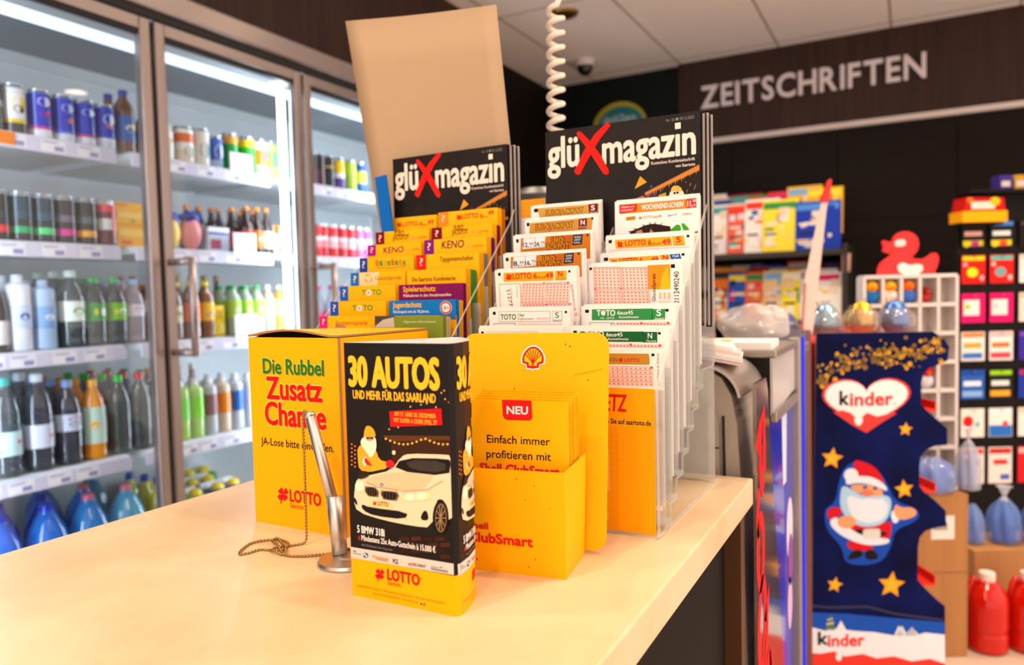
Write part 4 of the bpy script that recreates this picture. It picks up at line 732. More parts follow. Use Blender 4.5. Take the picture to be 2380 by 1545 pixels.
def a_glueck(A):
    A.P([(322, 1052), (470, 1045), (440, 1148), (312, 1152)], flat('F8D8A0'), 1)
    for i in range(12): a = i * PI / 6; A.P([(382 + 14 * math.cos(a), 1096 + 16 * math.sin(a)), (382 + 30 * math.cos(a - .2), 1096 + 36 * math.sin(a - .2)), (382 + 30 * math.cos(a + .25), 1096 + 36 * math.sin(a + .25))], flat(['F0A030', 'E87020', 'A0B8C8', 'F8C860'][i % 4]), 2)
    A.T('GlücksSpirale', 428, 1110, 628, 1102, 30, flat('6A5428'), 2)
bl('yellow brochure with blue tab and spiral sun emblem', [(255, 1052), (668, 1035), (655, 1145), (245, 1155)], .104, XL + .052, .887, 1.252, '1C70C0', a_glueck)
bl('yellow football pool brochure with blue tab, upper of two', [(168, 1163), (590, 1155), (580, 1265), (158, 1270)], .104, XL + .052, .862, 1.231, '1C60B8', toto(330, 1232, 476, 1230, 40), backcol=flat('F0B020'))
bl('yellow football pool brochure with blue tab, lower of two', [(92, 1283), (510, 1275), (500, 1385), (85, 1388)], .104, XL + .052, .839, 1.2085, '1C58B0', toto(252, 1352, 404, 1350, 40), backcol=flat('163E80'))
bl('yellow brochure with pink tab and italic system print', [(8, 1390), (440, 1392), (436, 1485), (2, 1482)], .104, XL + .052, .815, 1.188, 'E01878', tx(('Systemspiele', 130, 1460, 376, 1462, 32, flat('C8501C'), 2, .01, .1)), backcol=flat('4A4438'))
bl('yellow lotto brochure with orange tab, highest of the inner column', [(968, 585), (1425, 550), (1420, 665), (965, 680)], .104, XR - .057, .953, 1.341, 'F58A18', lot(1132, 640, 1392, 610, 36), extra=4, backcol=flat('C8701C'))
bl('yellow jackpot brochure with dark red tab, second of the inner column', [(917, 705), (1385, 670), (1380, 778), (912, 792)], .106, XR - .057, .935, 1.3165, '7A0C14', ejp(1112, 725, 1200, 1348, 750), extra=4, backcol=flat('8A1418'))
bl('yellow brochure with purple tab and keno print in the inner column', [(875, 800), (1355, 768), (1350, 885), (870, 905)], .108, XR - .057, .916, 1.297, '7A1A80', keno(1000, 868, 1172, 852, 1185, 1325, 860, 56), extra=4, backcol=flat('70146A'))
bl('yellow brochure with red tab on betting syndicates', [(790, 915), (1275, 885), (1272, 1008), (785, 1025)], .108, XR - .058, .896, 1.274, 'E02018', tx(('Tippgemeinschaften', 962, 965, 1226, 950, 36, TXB, 2, .01)), extra=4, backcol=flat('8A8478'))
bl('tabless yellow customer card brochure with green backed pile', [(725, 1030), (1170, 1015), (1165, 1135), (722, 1145)], .1, XR - .062, .872, 1.251, None, tx(('Die Saartoto Kundenkarte:', 760, 1117, 1092, 1108, 32, TXB, 2, .015)), extra=5, backcol=flat('4F9A3A'))
bl('purple player protection brochure with yellow headline', [(650, 1150), (1150, 1132), (1148, 1255), (640, 1265)], .108, XR - .057, .850, 1.230, None, tx(('Spielerschutz', 680, 1202, 930, 1195, 38, flat('F5B41C'), 2, .03), ('Maßnahmen in den Annahmestellen', 678, 1243, 1052, 1234, 22, CREAM, 2, .015)), base=flat('7A1058'), backcol=flat('F0A41C'))
def a_jug(A):
    A.P([(925, 1370), (1125, 1290), (1125, 1420), (1080, 1425), (1040, 1400)], flat('0C78C8'), 1); A.T('Jugendschutz', 632, 1326, 858, 1320, 38, flat('F8C020'), 2, .03); A.T('Glücksspiel erst ab 18 Jahren.', 630, 1368, 918, 1365, 22, WHT, 2, .015); A.D(1048, 1328, 46, 50, WHT, 2, 28); A.D(1048, 1328, 43, 47, flat('E01C1C'), 3, 28); A.D(1048, 1328, 32, 35, WHT, 4, 28); A.T('18+', 1022, 1342, 1074, 1342, 27, BLK, 5)
    A.R(600, 1390, 1126, 1545, flat('F5A800'), 1)
bl('blue youth protection brochure with round red eighteen plus sign', [(608, 1272), (1125, 1265), (1122, 1545), (590, 1545)], .11, XR - .057, .829, 1.208, None, a_jug, base=flat('0C78C8'), backcol=flat('F0AC20'))
def a_allg(A):
    A.R(500, 1392, 640, 1480, flat('4A4640'), 1); A.P([(500, 1470), (560, 1420), (640, 1400), (640, 1482), (500, 1482)], flat('C8C0B4'), 2); A.T('Allgemeine Informationen', 706, 1447, 935, 1444, 20, flat('D8E4B0'), 2, .01)
bl('olive green general information brochure with grey photo strip', [(500, 1395), (985, 1390), (982, 1485), (495, 1488)], .112, XR - .062, .803, 1.187, None, a_allg, base=flat('7F9430'), backcol=flat('C8B890'))
ST2 = [(min(y + .03, .994 + .001 * i), z) for i, (y, z) in enumerate(STEPS)]
clear_rack('clear stepped acrylic rack holding the yellow brochures by the beige card', -.766, -.526, -.6515, [(y - .005, 1.0 + .02 * i, z - .05) for i, (y, z) in enumerate(((.815, 1.188), (.839, 1.208), (.862, 1.231), (.887, 1.252), (.909, 1.275), (.930, 1.296), (.951, 1.32)))], .785, 1.14, .985, 1.34, 1.03, ST2, .972)

# ------------------------------------------------------------------ beige board and blue strip behind the brochures
q = B(); n = 10; TL, TR, BR_, BL_ = [Vector(p) for p in ((-.832, .980, 1.676), (-.562, 1.012, 1.658), (-.517, 1.0435, .9515), (-.757, 1.0405, .9515))]
g = []
for k in (0, 1):
    for j in range(n + 1):
        for i in range(n + 1):
            s, t_ = i / n, j / n; p = (TL * (1 - s) + TR * s) * (1 - t_) + (BL_ * (1 - s) + BR_ * s) * t_; bow = .012 * math.sin(PI * s) * (1 - t_ * .7)
            g.append(p + Vector((.1, .99, 0)).normalized() * (bow * .5 + .0025 * k))
N = (n + 1) ** 2; fs = []
for j in range(n):
    for i in range(n): a = j * (n + 1) + i; fs += [(a, a + n + 1, a + n + 2, a + 1), (N + a, N + a + 1, N + a + n + 2, N + a + n + 1)]
rim = [i for i in range(n + 1)] + [(j + 1) * (n + 1) - 1 for j in range(1, n + 1)] + [N - 1 - i for i in range(1, n + 1)] + [(n - j) * (n + 1) for j in range(1, n)]
fs += [(rim[i], rim[(i + 1) % len(rim)], rim[(i + 1) % len(rim)] + N, rim[i] + N) for i in range(len(rim))]
q.add(g, fs, mt('beige_board', 'B69A7A', .8), True)
tag(q.build('cardboard_sheet'), 'large blank beige card board standing behind the brochure rack', 'card board')
q = B(); q.box(-.011, .011, 0, .004, -.14, 0, flat('0C66C0', .4)); tag(q.build('blue_strip', None, (-.7505, .955, 1.408), (0, math.radians(-7), 0)), 'narrow blue card strip standing beside the brochures and the beige board', 'card strip')

# ------------------------------------------------------------------ scratch-ticket collecting box
CARD = mt('yellow_cardboard', 'FFB400', .55, spec=.15); KRAFT = mt('kraft_board', 'A87A48', .8); INS = mt('box_inside', '3A2A14', .9)
bx = thing('ticket_box', 'yellow cardboard collecting box for scratch tickets with loose top slot', 'box', (-.6155, .614, ZT), math.radians(-1.5))
W, H, D = .1415, .2195, .163
q = B(); q.box(-W / 2, W / 2, 0, .003, 0, H, CARD); GLW = flat('FFC83A')
A = Art(q, [(72, 102), (645, 118), (668, 1325), (122, 1200)], W, H, oz=H)
def halo(s, x0, y0, x1, y1, hp, m, sh=.0):
    A.T(s, x0, y0, x1, y1, hp, GLW, 1, .10); A.T(s, x0 + 4, y0 + 4, x1 + 4, y1 + 4, hp, flat('B07A20'), 2, .03); A.T(s, x0, y0, x1, y1, hp, m, 3, .03)
halo('Die Rubbel', 168, 325, 548, 348, 88, flat('1A7A28')); halo('Zusatz', 192, 478, 534, 508, 128, flat('E3141C')); halo('Chance', 183, 635, 556, 672, 130, flat('E3141C'))
A.T('JA-Lose bitte einwerfen.', 155, 752, 606, 820, 44, BLK, 3, .005)
clover(A, 288, 1052, 40, RED, 3, .85); A.T('LOTTO', 332, 1095, 520, 1130, 66, RED, 3, .04); A.T('Saartoto', 333, 1132, 412, 1144, 26, RED, 3)
q.build('front_panel', bx)
q = B(); q.box(-W / 2, -W / 2 + .003, .003, D, 0, H, CARD); q.build('side_panel', bx)
q = B(); q.box(W / 2 - .003, W / 2, .003, D, 0, H, CARD); q.build('side_panel', bx)
q = B(); q.box(-W / 2, W / 2, D - .003, D, 0, H, CARD); q.build('rear_panel', bx); B().box(-W / 2 + .003, W / 2 - .003, .003, D - .003, 0, .003, INS).build('bottom_panel', bx)
q = B(); n = 12; top = []; 
for k in (0, 1):
    for j in range(3):
        for i in range(n + 1):
            s = i / n; y = (-.0005, D * .5, D)[j]; lift = .0065 * math.sin(PI * min(1, s * 1.12)) * (1 - y / D) ** 1.0
            top.append((-W / 2 + W * s, y, H + .0008 + lift + .0022 * k))
m_ = n + 1; fs = []
for j in range(2):
    for i in range(n): a = j * m_ + i; fs += [(a, a + m_, a + m_ + 1, a + 1), (3 * m_ + a, 3 * m_ + a + 1, 3 * m_ + a + m_ + 1, 3 * m_ + a + m_)]
q.add(top, fs, CARD); rim = list(range(m_)) + [2 * m_ - 1, 3 * m_ - 1] + [3 * m_ - 1 - i for i in range(1, m_)] + [m_]
q.add(top, [(rim[(i + 1) % len(rim)], rim[i], rim[i] + 3 * m_, rim[(i + 1) % len(rim)] + 3 * m_) for i in range(len(rim))], KRAFT); 
q.map = lambda u, v, k: (u, v, H + .0034 + .0002 * k)
for x, y, w_ in ((-.01, .05, .02), (.015, .045, .015), (-.02, .06, .012)): q.rect(x, y, x + w_, y + .003, flat('9A7410'), 1)
q.poly([(.02, .105), (.045, .1), (.04, .12), (.022, .118)], flat('D83018'), 1); q.build('lid_flap', bx); q = B(); L_ = [(-W / 2 + .004 + (W - .008) * i / 12, H + .0002 + .0062 * math.sin(PI * min(1, i / 12 * 1.12))) for i in range(13)]; q.prism([(-W / 2 + .004, H - .04), (W / 2 - .004, H - .04)] + L_[::-1], 'y', .006, .0075, mt('slot_shadow_board', '120C06', .9, spec=.05)); q.build('slot_shade_strip', bx)  # black board under the lid stands in for the shade inside the slot
q = B(); q.poly([(0, 0)] * 0 or [(-.008, 0), (.012, -.002), (.006, .004), (-.004, .006)], KRAFT, 1); 
q = B(); q.prism([(-.009, 0), (.011, 0), (.007, .003), (-.001, .005), (-.007, .0075)], 'y', 0, .0025, KRAFT); q.build('torn_tab', bx, (-.073, D - .006, H + .0035))
q = B()
q.box(W / 2 - .0005, W / 2 + .0012, -.0012, .0016, 0, H, KRAFT); q.build('corner_edge', bx)

# ------------------------------------------------------------------ pen on a bead chain with its round base
STEEL = mt('brushed_steel', 'C4BCB4', .38, metal=1); BRASSB = mt('bead_brass', 'A88A50', .25, metal=1)
pn = thing('counter_pen', 'silver counter pen on round base with brass bead chain', 'pen', (0, 0, 0))
q = B(); q.lathe([(.030, 0), (.0305, .002), (.029, .0045), (.012, .006), (.009, .007)], STEEL, (-.492, .556, ZT), 36); q.build('base_disc', pn)
q = B(); q.tube([(-.5035, .557, ZT + .006), (-.5085, .560, ZT + .03), (-.5135, .563, ZT + .062)], [.0075, .0082, .0088], STEEL, 20); q.build('socket', pn)
a, b_ = Vector((-.5112, .5615, ZT + .045)), Vector((-.5575, .5775, 1.0925)); d = b_ - a
q = B(); q.tube([a, a + d * .5, a + d * .94, a + d * .945, a + d * .955, a + d * .96, b_], [.0058, .0058, .0058, .0052, .0052, .0058, .0056], STEEL, 20); q.build('barrel', pn)
def chain(pts, mat):
    P = [Vector(p) for p in pts]; out = []; rad = []
    seg = []
    for i in range(len(P) - 1):
        p0, p1, p2, p3 = P[max(i - 1, 0)], P[i], P[i + 1], P[min(i + 2, len(P) - 1)]
        for k in range(24): t = k / 24; seg.append(.5 * ((2 * p1) + (p2 - p0) * t + (2 * p0 - 5 * p1 + 4 * p2 - p3) * t * t + (3 * p1 - p0 - 3 * p2 + p3) * t ** 3))
    seg.append(P[-1]); L = [0]
    for i in range(1, len(seg)): L.append(L[-1] + (seg[i] - seg[i - 1]).length)
    pitch = .0036; N = int(L[-1] / pitch); j = 0
    for b in range(N):
        for f, r in ((.06, .0006), (.2, .00115), (.5, .00152), (.8, .00115), (.94, .0006)):
            s = (b + f) * pitch
            while j < len(L) - 2 and L[j + 1] < s: j += 1
            while j > 0 and L[j] > s: j -= 1
            out.append(seg[j].lerp(seg[j + 1], (s - L[j]) / max(1e-9, L[j + 1] - L[j]))); rad.append(r)
    return B().tube(out, rad, mat, 7)
zc = ZT + .0017
chain([(-.558, .5765, 1.0935), (-.5645, .577, 1.094), (-.5675, .578, 1.085), (-.568, .5785, 1.05), (-.569, .579, 1.0), (-.5695, .579, .97), (-.570, .578, .954), (-.574, .571, zc), (-.583, .561, zc), (-.589, .553, zc), (-.585, .546, zc), (-.578, .553, zc), (-.583, .566, zc), (-.596, .573, zc), (-.608, .573, zc), (-.621, .562, zc), (-.624, .550, zc), (-.616, .532, zc), (-.608, .523, zc), (-.603, .529, zc), (-.6, .541, zc), (-.590, .545, zc), (-.578, .541, zc + .002), (-.566, .541, zc), (-.572, .551, zc + .003), (-.590, .563, zc + .002), (-.604, .5705, zc + .0028), (-.607, .566, zc + .001), (-.590, .556, zc + .003), (-.572, .546, zc), (-.560, .541, zc), (-.545, .545, zc), (-.530, .556, zc), (-.522, .565, zc), (-.512, .569, ZT + .0062), (-.502, .569, ZT + .0075), (-.496, .566, ZT + .0085)], BRASSB).build('bead_chain', pn)
# clear upright sign sheet behind the three-sided display
q = B(); n = 12; pts = []
for k in (0, 1):
    for i in range(n + 1):
        t_ = i / n; pts.append((-.470 - .016 * t_ ** 1.6 - .0 * k, .560 - .004 * k + .010 * t_ - .004 * t_ * t_, ZT + .002 + .178 * t_))
ACE2 = clear('clear_sheet_edge', 'FFF4E4', refl=.05, rough=.08, haze=.6, graze=.5)  # stronger white haze paints the bright rim of the sheet
vs = pts + [(p[0] + .05, p[1] + .03, p[2]) for p in pts]; m_ = n + 1
fs = []
for i in range(n): fs += [(i, 2 * m_ + i, 2 * m_ + i + 1, i + 1), (m_ + i, m_ + i + 1, 3 * m_ + i + 1, 3 * m_ + i)]
q.add(vs, fs, ACR, True); q.add(vs, [(i, i + 1, m_ + i + 1, m_ + i) for i in range(n)] + [(n, 2 * m_ + n, 3 * m_ + n, m_ + n)], ACE2)
q.box(-.474, -.415, .545, .60, ZT, ZT + .003, ACR)
tag(q.build('clear_sign_holder'), 'clear curved plastic sign holder upright behind the three-sided display', 'sign holder')

# ------------------------------------------------------------------ three-sided raffle display
Ax, Bx = Vector((-.4335, .4935)), Vector((-.3265, .4945)); path = [Ax, Bx, Vector((-.3235, .499)), Vector((-.3255, .516)), Vector((-.331, .5345)), Vector((-.342, .552)), Vector((-.357, .568)), Vector((-.372, .579))]
path = path[:1] + [Ax.lerp(Bx, i / 6) for i in range(1, 6)] + path[1:] + [Vector((-.372, .579)).lerp(Ax, i / 5) for i in range(1, 5)]
LN = [0]
for i in range(1, len(path)): LN.append(LN[-1] + (path[i] - path[i - 1]).length)
def pmap(u, v, k):
    u = max(-.001, u); i = 0
    while i < len(LN) - 2 and LN[i + 1] < u: i += 1
    a, b_ = path[i], path[i + 1]; t = (b_ - a).normalized(); p = a + t * (u - LN[i]); nr = Vector((t.y, -t.x)); p = p + nr * EPS * k; return (p.x, p.y, ZT + v)
HP = .2235; NAV = mt('display_dark_print', '0F0A09', .45, spec=.2)
pr = thing('raffle_display', 'dark three-sided card display for a car raffle with yellow foot', 'display', (0, 0, 0))
def dent(z): return 0
q = B(); n = len(path); nrm = []
for i in range(n):
    a, b_ = path[i - 1], path[(i + 1) % n]; t = (b_ - a).normalized(); nrm.append(Vector((t.y, -t.x)))
vs = [(p.x, p.y, ZT) for p in path] + [(p.x, p.y, ZT + .034) for p in path] + [(p.x, p.y, ZT + HP) for p in path] + [(p.x - m.x * .0008, p.y - m.y * .0008, ZT + HP) for p, m in zip(path, nrm)] + [(p.x - m.x * .0008, p.y - m.y * .0008, ZT) for p, m in zip(path, nrm)]
for k, m in ((0, YEL), (1, NAV), (2, PAPER), (3, PAPER)): q.add(vs, [(k * n + i, k * n + (i + 1) % n, (k + 1) * n + (i + 1) % n, (k + 1) * n + i) for i in range(n)], m)
q.map = pmap; q.strips = [0, LN[6]]; YT = flat('FFBE2A')
def prism_art(u0):
    A = Art(q, [(33, 55), (572, 62), (630, 1532), (85, 1415)], .107, HP, ox=u0, oz=HP)
    A.T('30 AUTOS', 68, 282, 532, 300, 148, YT, 3, .05); A.T('UND MEHR FÜR DAS SAARLAND', 86, 352, 516, 374, 44, YT, 3, .03)
    A.P([(275, 420), (545, 405), (552, 492), (282, 502)], flat('E0141A'), 3); A.T('AM 17. UND 20. DEZEMBER', 302, 452, 518, 448, 22, YT, 4, .015); A.T('MIT SUPER 6 ODER SPIEL 77', 300, 486, 524, 482, 22, YT, 4, .015)
    # house front with garlands of lamps
    A.P([(280, 560), (600, 560), (606, 760), (300, 760)], flat('3A2012'), 1); A.P([(240, 548), (600, 552), (600, 572), (280, 580)], flat('5A3418'), 2); lampc = flat('FFC04A')
    for i in range(15): x = 258 + i * 23; A.D(x, 566 + 30 * math.sin(PI * ((i % 9) / 8.5)) , 6, 6, lampc, 3, 8)
    for x, y in ((525, 290), (545, 322), (565, 355), (585, 372), (470, 378), (440, 385), (385, 395), (275, 515), (322, 505), (518, 398), (560, 310)): A.D(x, y, 5, 5, flat('E89858'), 3, 8)
    A.D(300, 640, 9, 12, flat('FFE0A0'), 3)
    # white saloon car
    wh = flat('E8D2B0'); shd = flat('C09868'); dk = flat('181416'); hl = flat('FFF4D0'); gl = flat('3A342E')
    A.P(sm([(100, 800), (120, 775), (180, 760), (290, 735), (340, 660), (380, 645), (560, 650), (600, 655), (608, 800), (615, 985), (588, 1000), (565, 880), (520, 900), (505, 1045), (400, 1035), (250, 1005), (110, 960), (92, 900)], 1), wh, 4)
    A.P([(430, 850), (600, 790), (616, 985), (592, 1000), (575, 900), (535, 885), (500, 900)], wh, 4.3)
    A.P(sm([(340, 668), (585, 672), (600, 690), (590, 768), (300, 735)], 1), dk, 5); A.P(sm([(360, 678), (575, 684), (570, 750), (390, 732)], 1), gl, 6); A.P(sm([(280, 742), (470, 752), (520, 762), (440, 850), (330, 845), (200, 810), (130, 790)], 1), flat('DCC096'), 5)
    A.S([(560, 790), (480, 838), (340, 848)], 4, shd, 6); A.S([(160, 800), (220, 826), (330, 842)], 4, shd, 6)
    for pts in ([(150, 820), (205, 825), (226, 850), (222, 880), (170, 875), (152, 852)], [(236, 842), (320, 850), (332, 872), (318, 900), (250, 892), (234, 866)]): A.P(pts, flat('8A7048'), 6); cx = sum(p[0] for p in pts) / 6; cy = sum(p[1] for p in pts) / 6; A.P(sm([(cx + (x - cx) * .86, cy + (y - cy) * .84) for x, y in pts], 1), dk, 7)
    for i in range(5): A.S([(165 + i * 12, 828 + i * 3), (168 + i * 12, 870 + i)], 2, flat('6A5838'), 8); A.S([(250 + i * 16, 850), (250 + i * 16, 890)], 2, flat('6A5838'), 8)
    A.D(238, 813, 9, 9, dk, 6); A.D(238, 813, 6, 6, flat('A8C0E0'), 7)
    A.P(sm([(340, 862), (500, 850), (508, 870), (480, 898), (345, 900)], 1), flat('F8DCA0'), 6); A.D(390, 878, 22, 20, hl, 7); A.D(450, 872, 26, 20, hl, 7); A.P(sm([(98, 800), (140, 790), (150, 840), (105, 850)], 1), hl, 6)
    A.P(sm([(180, 890), (295, 912), (294, 950), (180, 930)], 1), flat('F4D48C'), 6); clover(A, 204, 912, 11, RED, 7, .9); A.T('LOTTO', 220, 922, 276, 932, 22, RED, 7, .03)
    A.P(sm([(132, 915), (175, 935), (380, 960), (362, 1000), (200, 980), (140, 950)], 1), dk, 6); A.P(sm([(440, 1000), (460, 950), (480, 955), (488, 1006)], 1), dk, 6); A.P(sm([(92, 880), (106, 890), (114, 925), (100, 915)], 1), dk, 6)
    A.D(550, 990, 42, 96, dk, 6, 24); A.D(552, 990, 30, 78, flat('8A6A48'), 7, 24); A.D(552, 990, 26, 70, dk, 8, 24)
    for i in range(10): a = i * PI / 5; A.S([(552, 990), (552 + 26 * math.cos(a), 990 + 70 * math.sin(a))], 4, flat('A88458'), 9)
    # bearded man in yellow coat pointing at the car
    coat = flat('E8A828'); 
    A.P(sm([(110, 610), (150, 590), (205, 620), (225, 680), (270, 690), (268, 725), (215, 735), (175, 745), (120, 735), (112, 670)], 1), coat, 4); A.P(sm([(118, 735), (175, 742), (170, 775), (110, 790)], 1), flat('2A2012'), 4); A.P(sm([(150, 500), (175, 495), (200, 520), (208, 560), (140, 575)], 1), coat, 5); A.P(sm([(125, 585), (140, 555), (205, 552), (212, 600), (205, 640), (180, 672), (160, 640), (140, 615)], 1), flat('F4E6CE'), 6); A.D(176, 564, 20, 12, flat('C88A60'), 7); A.R(158, 556, 174, 566, dk, 8); A.R(178, 556, 196, 566, dk, 8)
    A.P(sm([(258, 690), (285, 675), (300, 690), (310, 708), (280, 725), (262, 715)], 1), flat('D82028'), 5); A.P(sm([(150, 660), (175, 690), (192, 715), (150, 700)], 1), flat('C8202A'), 7); A.P(sm([(135, 680), (155, 655), (165, 690), (150, 720)], 1), flat('F4E6CE'), 6)
    for i in range(12): A.D(80 + (i * 17) % 34, 595 + i * 11, 5, 5, flat('E87830'), 3, 6)
    # cobbles
    for j in range(5):
        for i in range(5): x = 330 + i * 62 + (j % 2) * 30; y = 1090 + j * 32; A.P([(x, y + 6), (x + 50, y + 2), (x + 58, y + 24), (x + 4, y + 28)], flat(['3C1E16', '4A2418', '2E1712'][(i + j) % 3]), 2) if x < 570 and y + 32 < 1150 + (x - 74) * .165 else None
    A.T('5 BMW 318i', 112, 1068, 255, 1095, 38, WHT, 4, .03); A.R(112, 1098, 130, 1104, RED, 4); A.R(118, 1088, 124, 1114, RED, 4); A.T('Mindestens 25x Auto-Gutschein à 15.000 €', 134, 1118, 524, 1176, 30, WHT, 4, .02); A.T('Abb. Modellbeispiel, teilw. KI-generiert', 134, 1142, 298, 1172, 12, LGY, 4)
    # sponsor band and yellow foot
    A.P([(74, 1150), (619, 1240), (622, 1302), (77, 1210)], flat('D4CCC6'), 2)
    A.T('BMW', 90, 1178, 106, 1181, 11, BLK, 4); A.R(90, 1186, 132, 1190, LGY, 4); A.D(156, 1196, 13, 14, dk, 4); A.D(156, 1196, 10, 11, flat('E8F0F8'), 5); A.P([(156, 1196), (166, 1196), (163, 1188), (156, 1185)], flat('2060B0'), 6); A.P([(156, 1196), (146, 1196), (149, 1204), (156, 1207)], flat('2060B0'), 6); A.S([(190, 1205), (200, 1196), (210, 1210)], 4, ORG, 4); A.R(205, 1208, 276, 1214, ORG, 4); A.R(212, 1218, 272, 1224, flat('D87040'), 4)
    A.T('PGS', 300, 1240, 328, 1244, 26, BLK, 4, .01); A.R(332, 1228, 358, 1233, LGY, 4); A.R(332, 1238, 360, 1243, LGY, 4); A.R(382, 1236, 396, 1250, flat('E84A10'), 4); A.T('DECHENT', 400, 1252, 474, 1262, 15, flat('6A1A1A'), 4, .02); A.R(500, 1256, 540, 1261, BLK, 4); A.R(566, 1262, 592, 1267, BLK, 4); A.R(500, 1272, 590, 1278, LGY, 4); A.R(545, 1256, 560, 1262, BLK, 4)
    clover(A, 230, 1298, 30, RED, 3, .85); A.T('LOTTO', 272, 1328, 440, 1358, 56, RED, 3, .05); A.T('®', 442, 1326, 455, 1328, 12, RED, 3); A.T('Saartoto', 272, 1355, 342, 1368, 22, RED, 3)
    A.T('Spielteilnahme ab 18 Jahren · Glücksspiel kann süchtig machen · Infos unter check-dein-spiel.de', 112, 1368, 572, 1458, 12, flat('A86A10'), 3); A.T('Lizenzierter Glücksspielanbieter · www.saartoto.de', 192, 1408, 432, 1456, 12, flat('A86A10'), 3); A.D(450, 1460, 6, 6, flat('284898'), 3, 8); A.D(466, 1463, 6, 6, flat('C02838'), 3, 8)
prism_art(0)
q.build('printed_sleeve', pr)
# second printed face, turning away
q = B(); q.map = lambda u, v, k: pmap(u, v, k + 1); q.strips = LN[6:13]; prism_art(.1105); q.build('side_print', pr)

# ------------------------------------------------------------------ yellow club card dispenser
RZ = math.radians(8.5); SY = mt('dispenser_yellow', 'FFB400', .5, spec=.15); SR = flat('DC1A1C')
dp = thing('leaflet_dispenser', 'yellow card leaflet dispenser with shell emblem on its tall back', 'dispenser', (-.3255, .597, ZT), RZ)
def wall(q, p0, p1, p2, p3, th, m):   # four-cornered card wall, thickness along its normal
    a, b_, c, d = [Vector(p) for p in (p0, p1, p2, p3)]; nn = (b_ - a).cross(d - a).normalized() * th
    vs = [a, b_, c, d] + [v - nn for v in (a, b_, c, d)]; q.add(vs, [(0, 1, 2, 3), (7, 6, 5, 4), (0, 4, 5, 1), (1, 5, 6, 2), (2, 6, 7, 3), (3, 7, 4, 0)], m); return q
wb, wt, hp, dpt = .0492, .0525, .1008, .068
q = B(); ly = -.010
fl = lambda t: (ly * t)
q.y0 = 0; wall(q, (-wb, 0, 0), (wb, 0, 0), (wt, ly, hp), (-wt, ly, hp), .0012, SY)
q.map = lambda u, v, k: (u, ly * v / hp - .0003 * k, v)
A = Art(q, [(70, 830), (680, 868), (660, 1515), (115, 1450)], .0985, hp, oz=hp); A.T('Shell', 122, 1210, 236, 1222, 36, SR, 3, .045); A.T('ClubSmart', 122, 1288, 486, 1326, 54, SR, 3, .045)
for x, y, r in ((410, 905, 3), (514, 952, 3), (455, 1042, 3), (598, 1095, 2.5), (170, 1395, 4), (497, 1398, 3), (458, 1440, 3)): A.D(x, y, r, r * 1.6, flat('7A4A08'), 2, 6)
q.build('pocket_front', dp)
q = B(); wall(q, (wb, 0, 0), (wb, dpt, 0), (wt, dpt, hp + .002), (wt, ly, hp), .0012, SY); q.build('pocket_side', dp)
q = B(); wall(q, (-wb, dpt, 0), (-wb, 0, 0), (-wt, ly, hp), (-wt, dpt, hp + .002), .0012, SY); q.build('pocket_side', dp)
B().box(-wb, wb, 0, dpt, 0, .001, SY).build('pocket_bottom', dp)
q = B(); pts = []; cw, ch, rr = .081, .219, .014
for cx, cz, a0 in ((cw - rr, ch - rr, 0), (-cw + rr, ch - rr, 90), (-cw + rr, rr, 180), (cw - rr, rr, 270)):
    for i in range(7): a = math.radians(a0 + 15 * i); pts.append((cx + rr * math.cos(a), cz + rr * math.sin(a)))
q.prism(pts, 'y', 0, .0018, SY)
# shell emblem: white outline, red body, yellow fan with ribs
cx, cz, R = .000, ch - .026, .0115
def shell(s, m, k):
    P = [(-.55, -.95), (-.62, -.6), (-1.0, -.5), (-1.05, -.15), (-.98, .2), (-.8, .55), (-.5, .85), (-.2, 1.0), (.2, 1.0), (.5, .85), (.8, .55), (.98, .2), (1.05, -.15), (1.0, -.5), (.62, -.6), (.55, -.95), (.1, -.98), (0, -1.05), (-.1, -.98)]
    q.poly([(cx + x * R * s, cz + y * R * s) for x, y in P], m, k)
shell(1.14, WHT, 2); shell(1.0, SR, 3); 
q.poly([(cx + x * R, cz + y * R) for x, y in [(-.38, -.75), (-.42, -.45), (-.8, -.35), (-.86, -.1), (-.8, .2), (-.62, .5), (-.38, .72), (-.14, .84), (.14, .84), (.38, .72), (.62, .5), (.8, .2), (.86, -.1), (.8, -.35), (.42, -.45), (.38, -.75)]], flat('FFC40C'), 4)
for i in range(7): a = math.radians(90 + (i - 3) * 22); q.stroke([(cx + .12 * R * (i - 3) / 3, cz - .7 * R), (cx + .80 * R * math.cos(a), cz + (.80 * math.sin(a)) * R)], [.0006, .0011], SR, 5)
for x, z, r in ((.04, .205, .0008), (.035, .207, .0007), (-.02, .16, .0007), (-.06, .15, .0005), (.06, .17, .0006), (.02, .15, .0006)): q.disc(x, z, r, r * 1.3, flat('7A4A08'), 2, 6)
q.stroke([(-.056, .16), (-.054, .14)], .0012, flat('D89A10'), 2); q.stroke([(.045, .175), (.075, .182)], .0005, flat('D08A08'), 2)
q.build('back_card', dp, (-.0105, dpt + .003, .004), (math.radians(-8.5), 0, 0))
def a_leaf(q):
    A = Art(q, [(98, 458), (735, 488), (675, 868), (70, 830)], .0985, .0665); A.P([(308, 463), (500, 472), (494, 560), (488, 575), (470, 583), (325, 576), (308, 565), (303, 545)], SR, 2); A.T('NEU', 332, 540, 466, 550, 42, WHT, 3, .05)
    A.T('Einfach immer', 185, 697, 582, 720, 42, BLK, 2, .01); A.T('profitieren mit', 173, 780, 576, 797, 42, BLK, 2, .01); A.T('Shell ClubSmart', 124, 850, 614, 882, 46, SR, 2, .045)
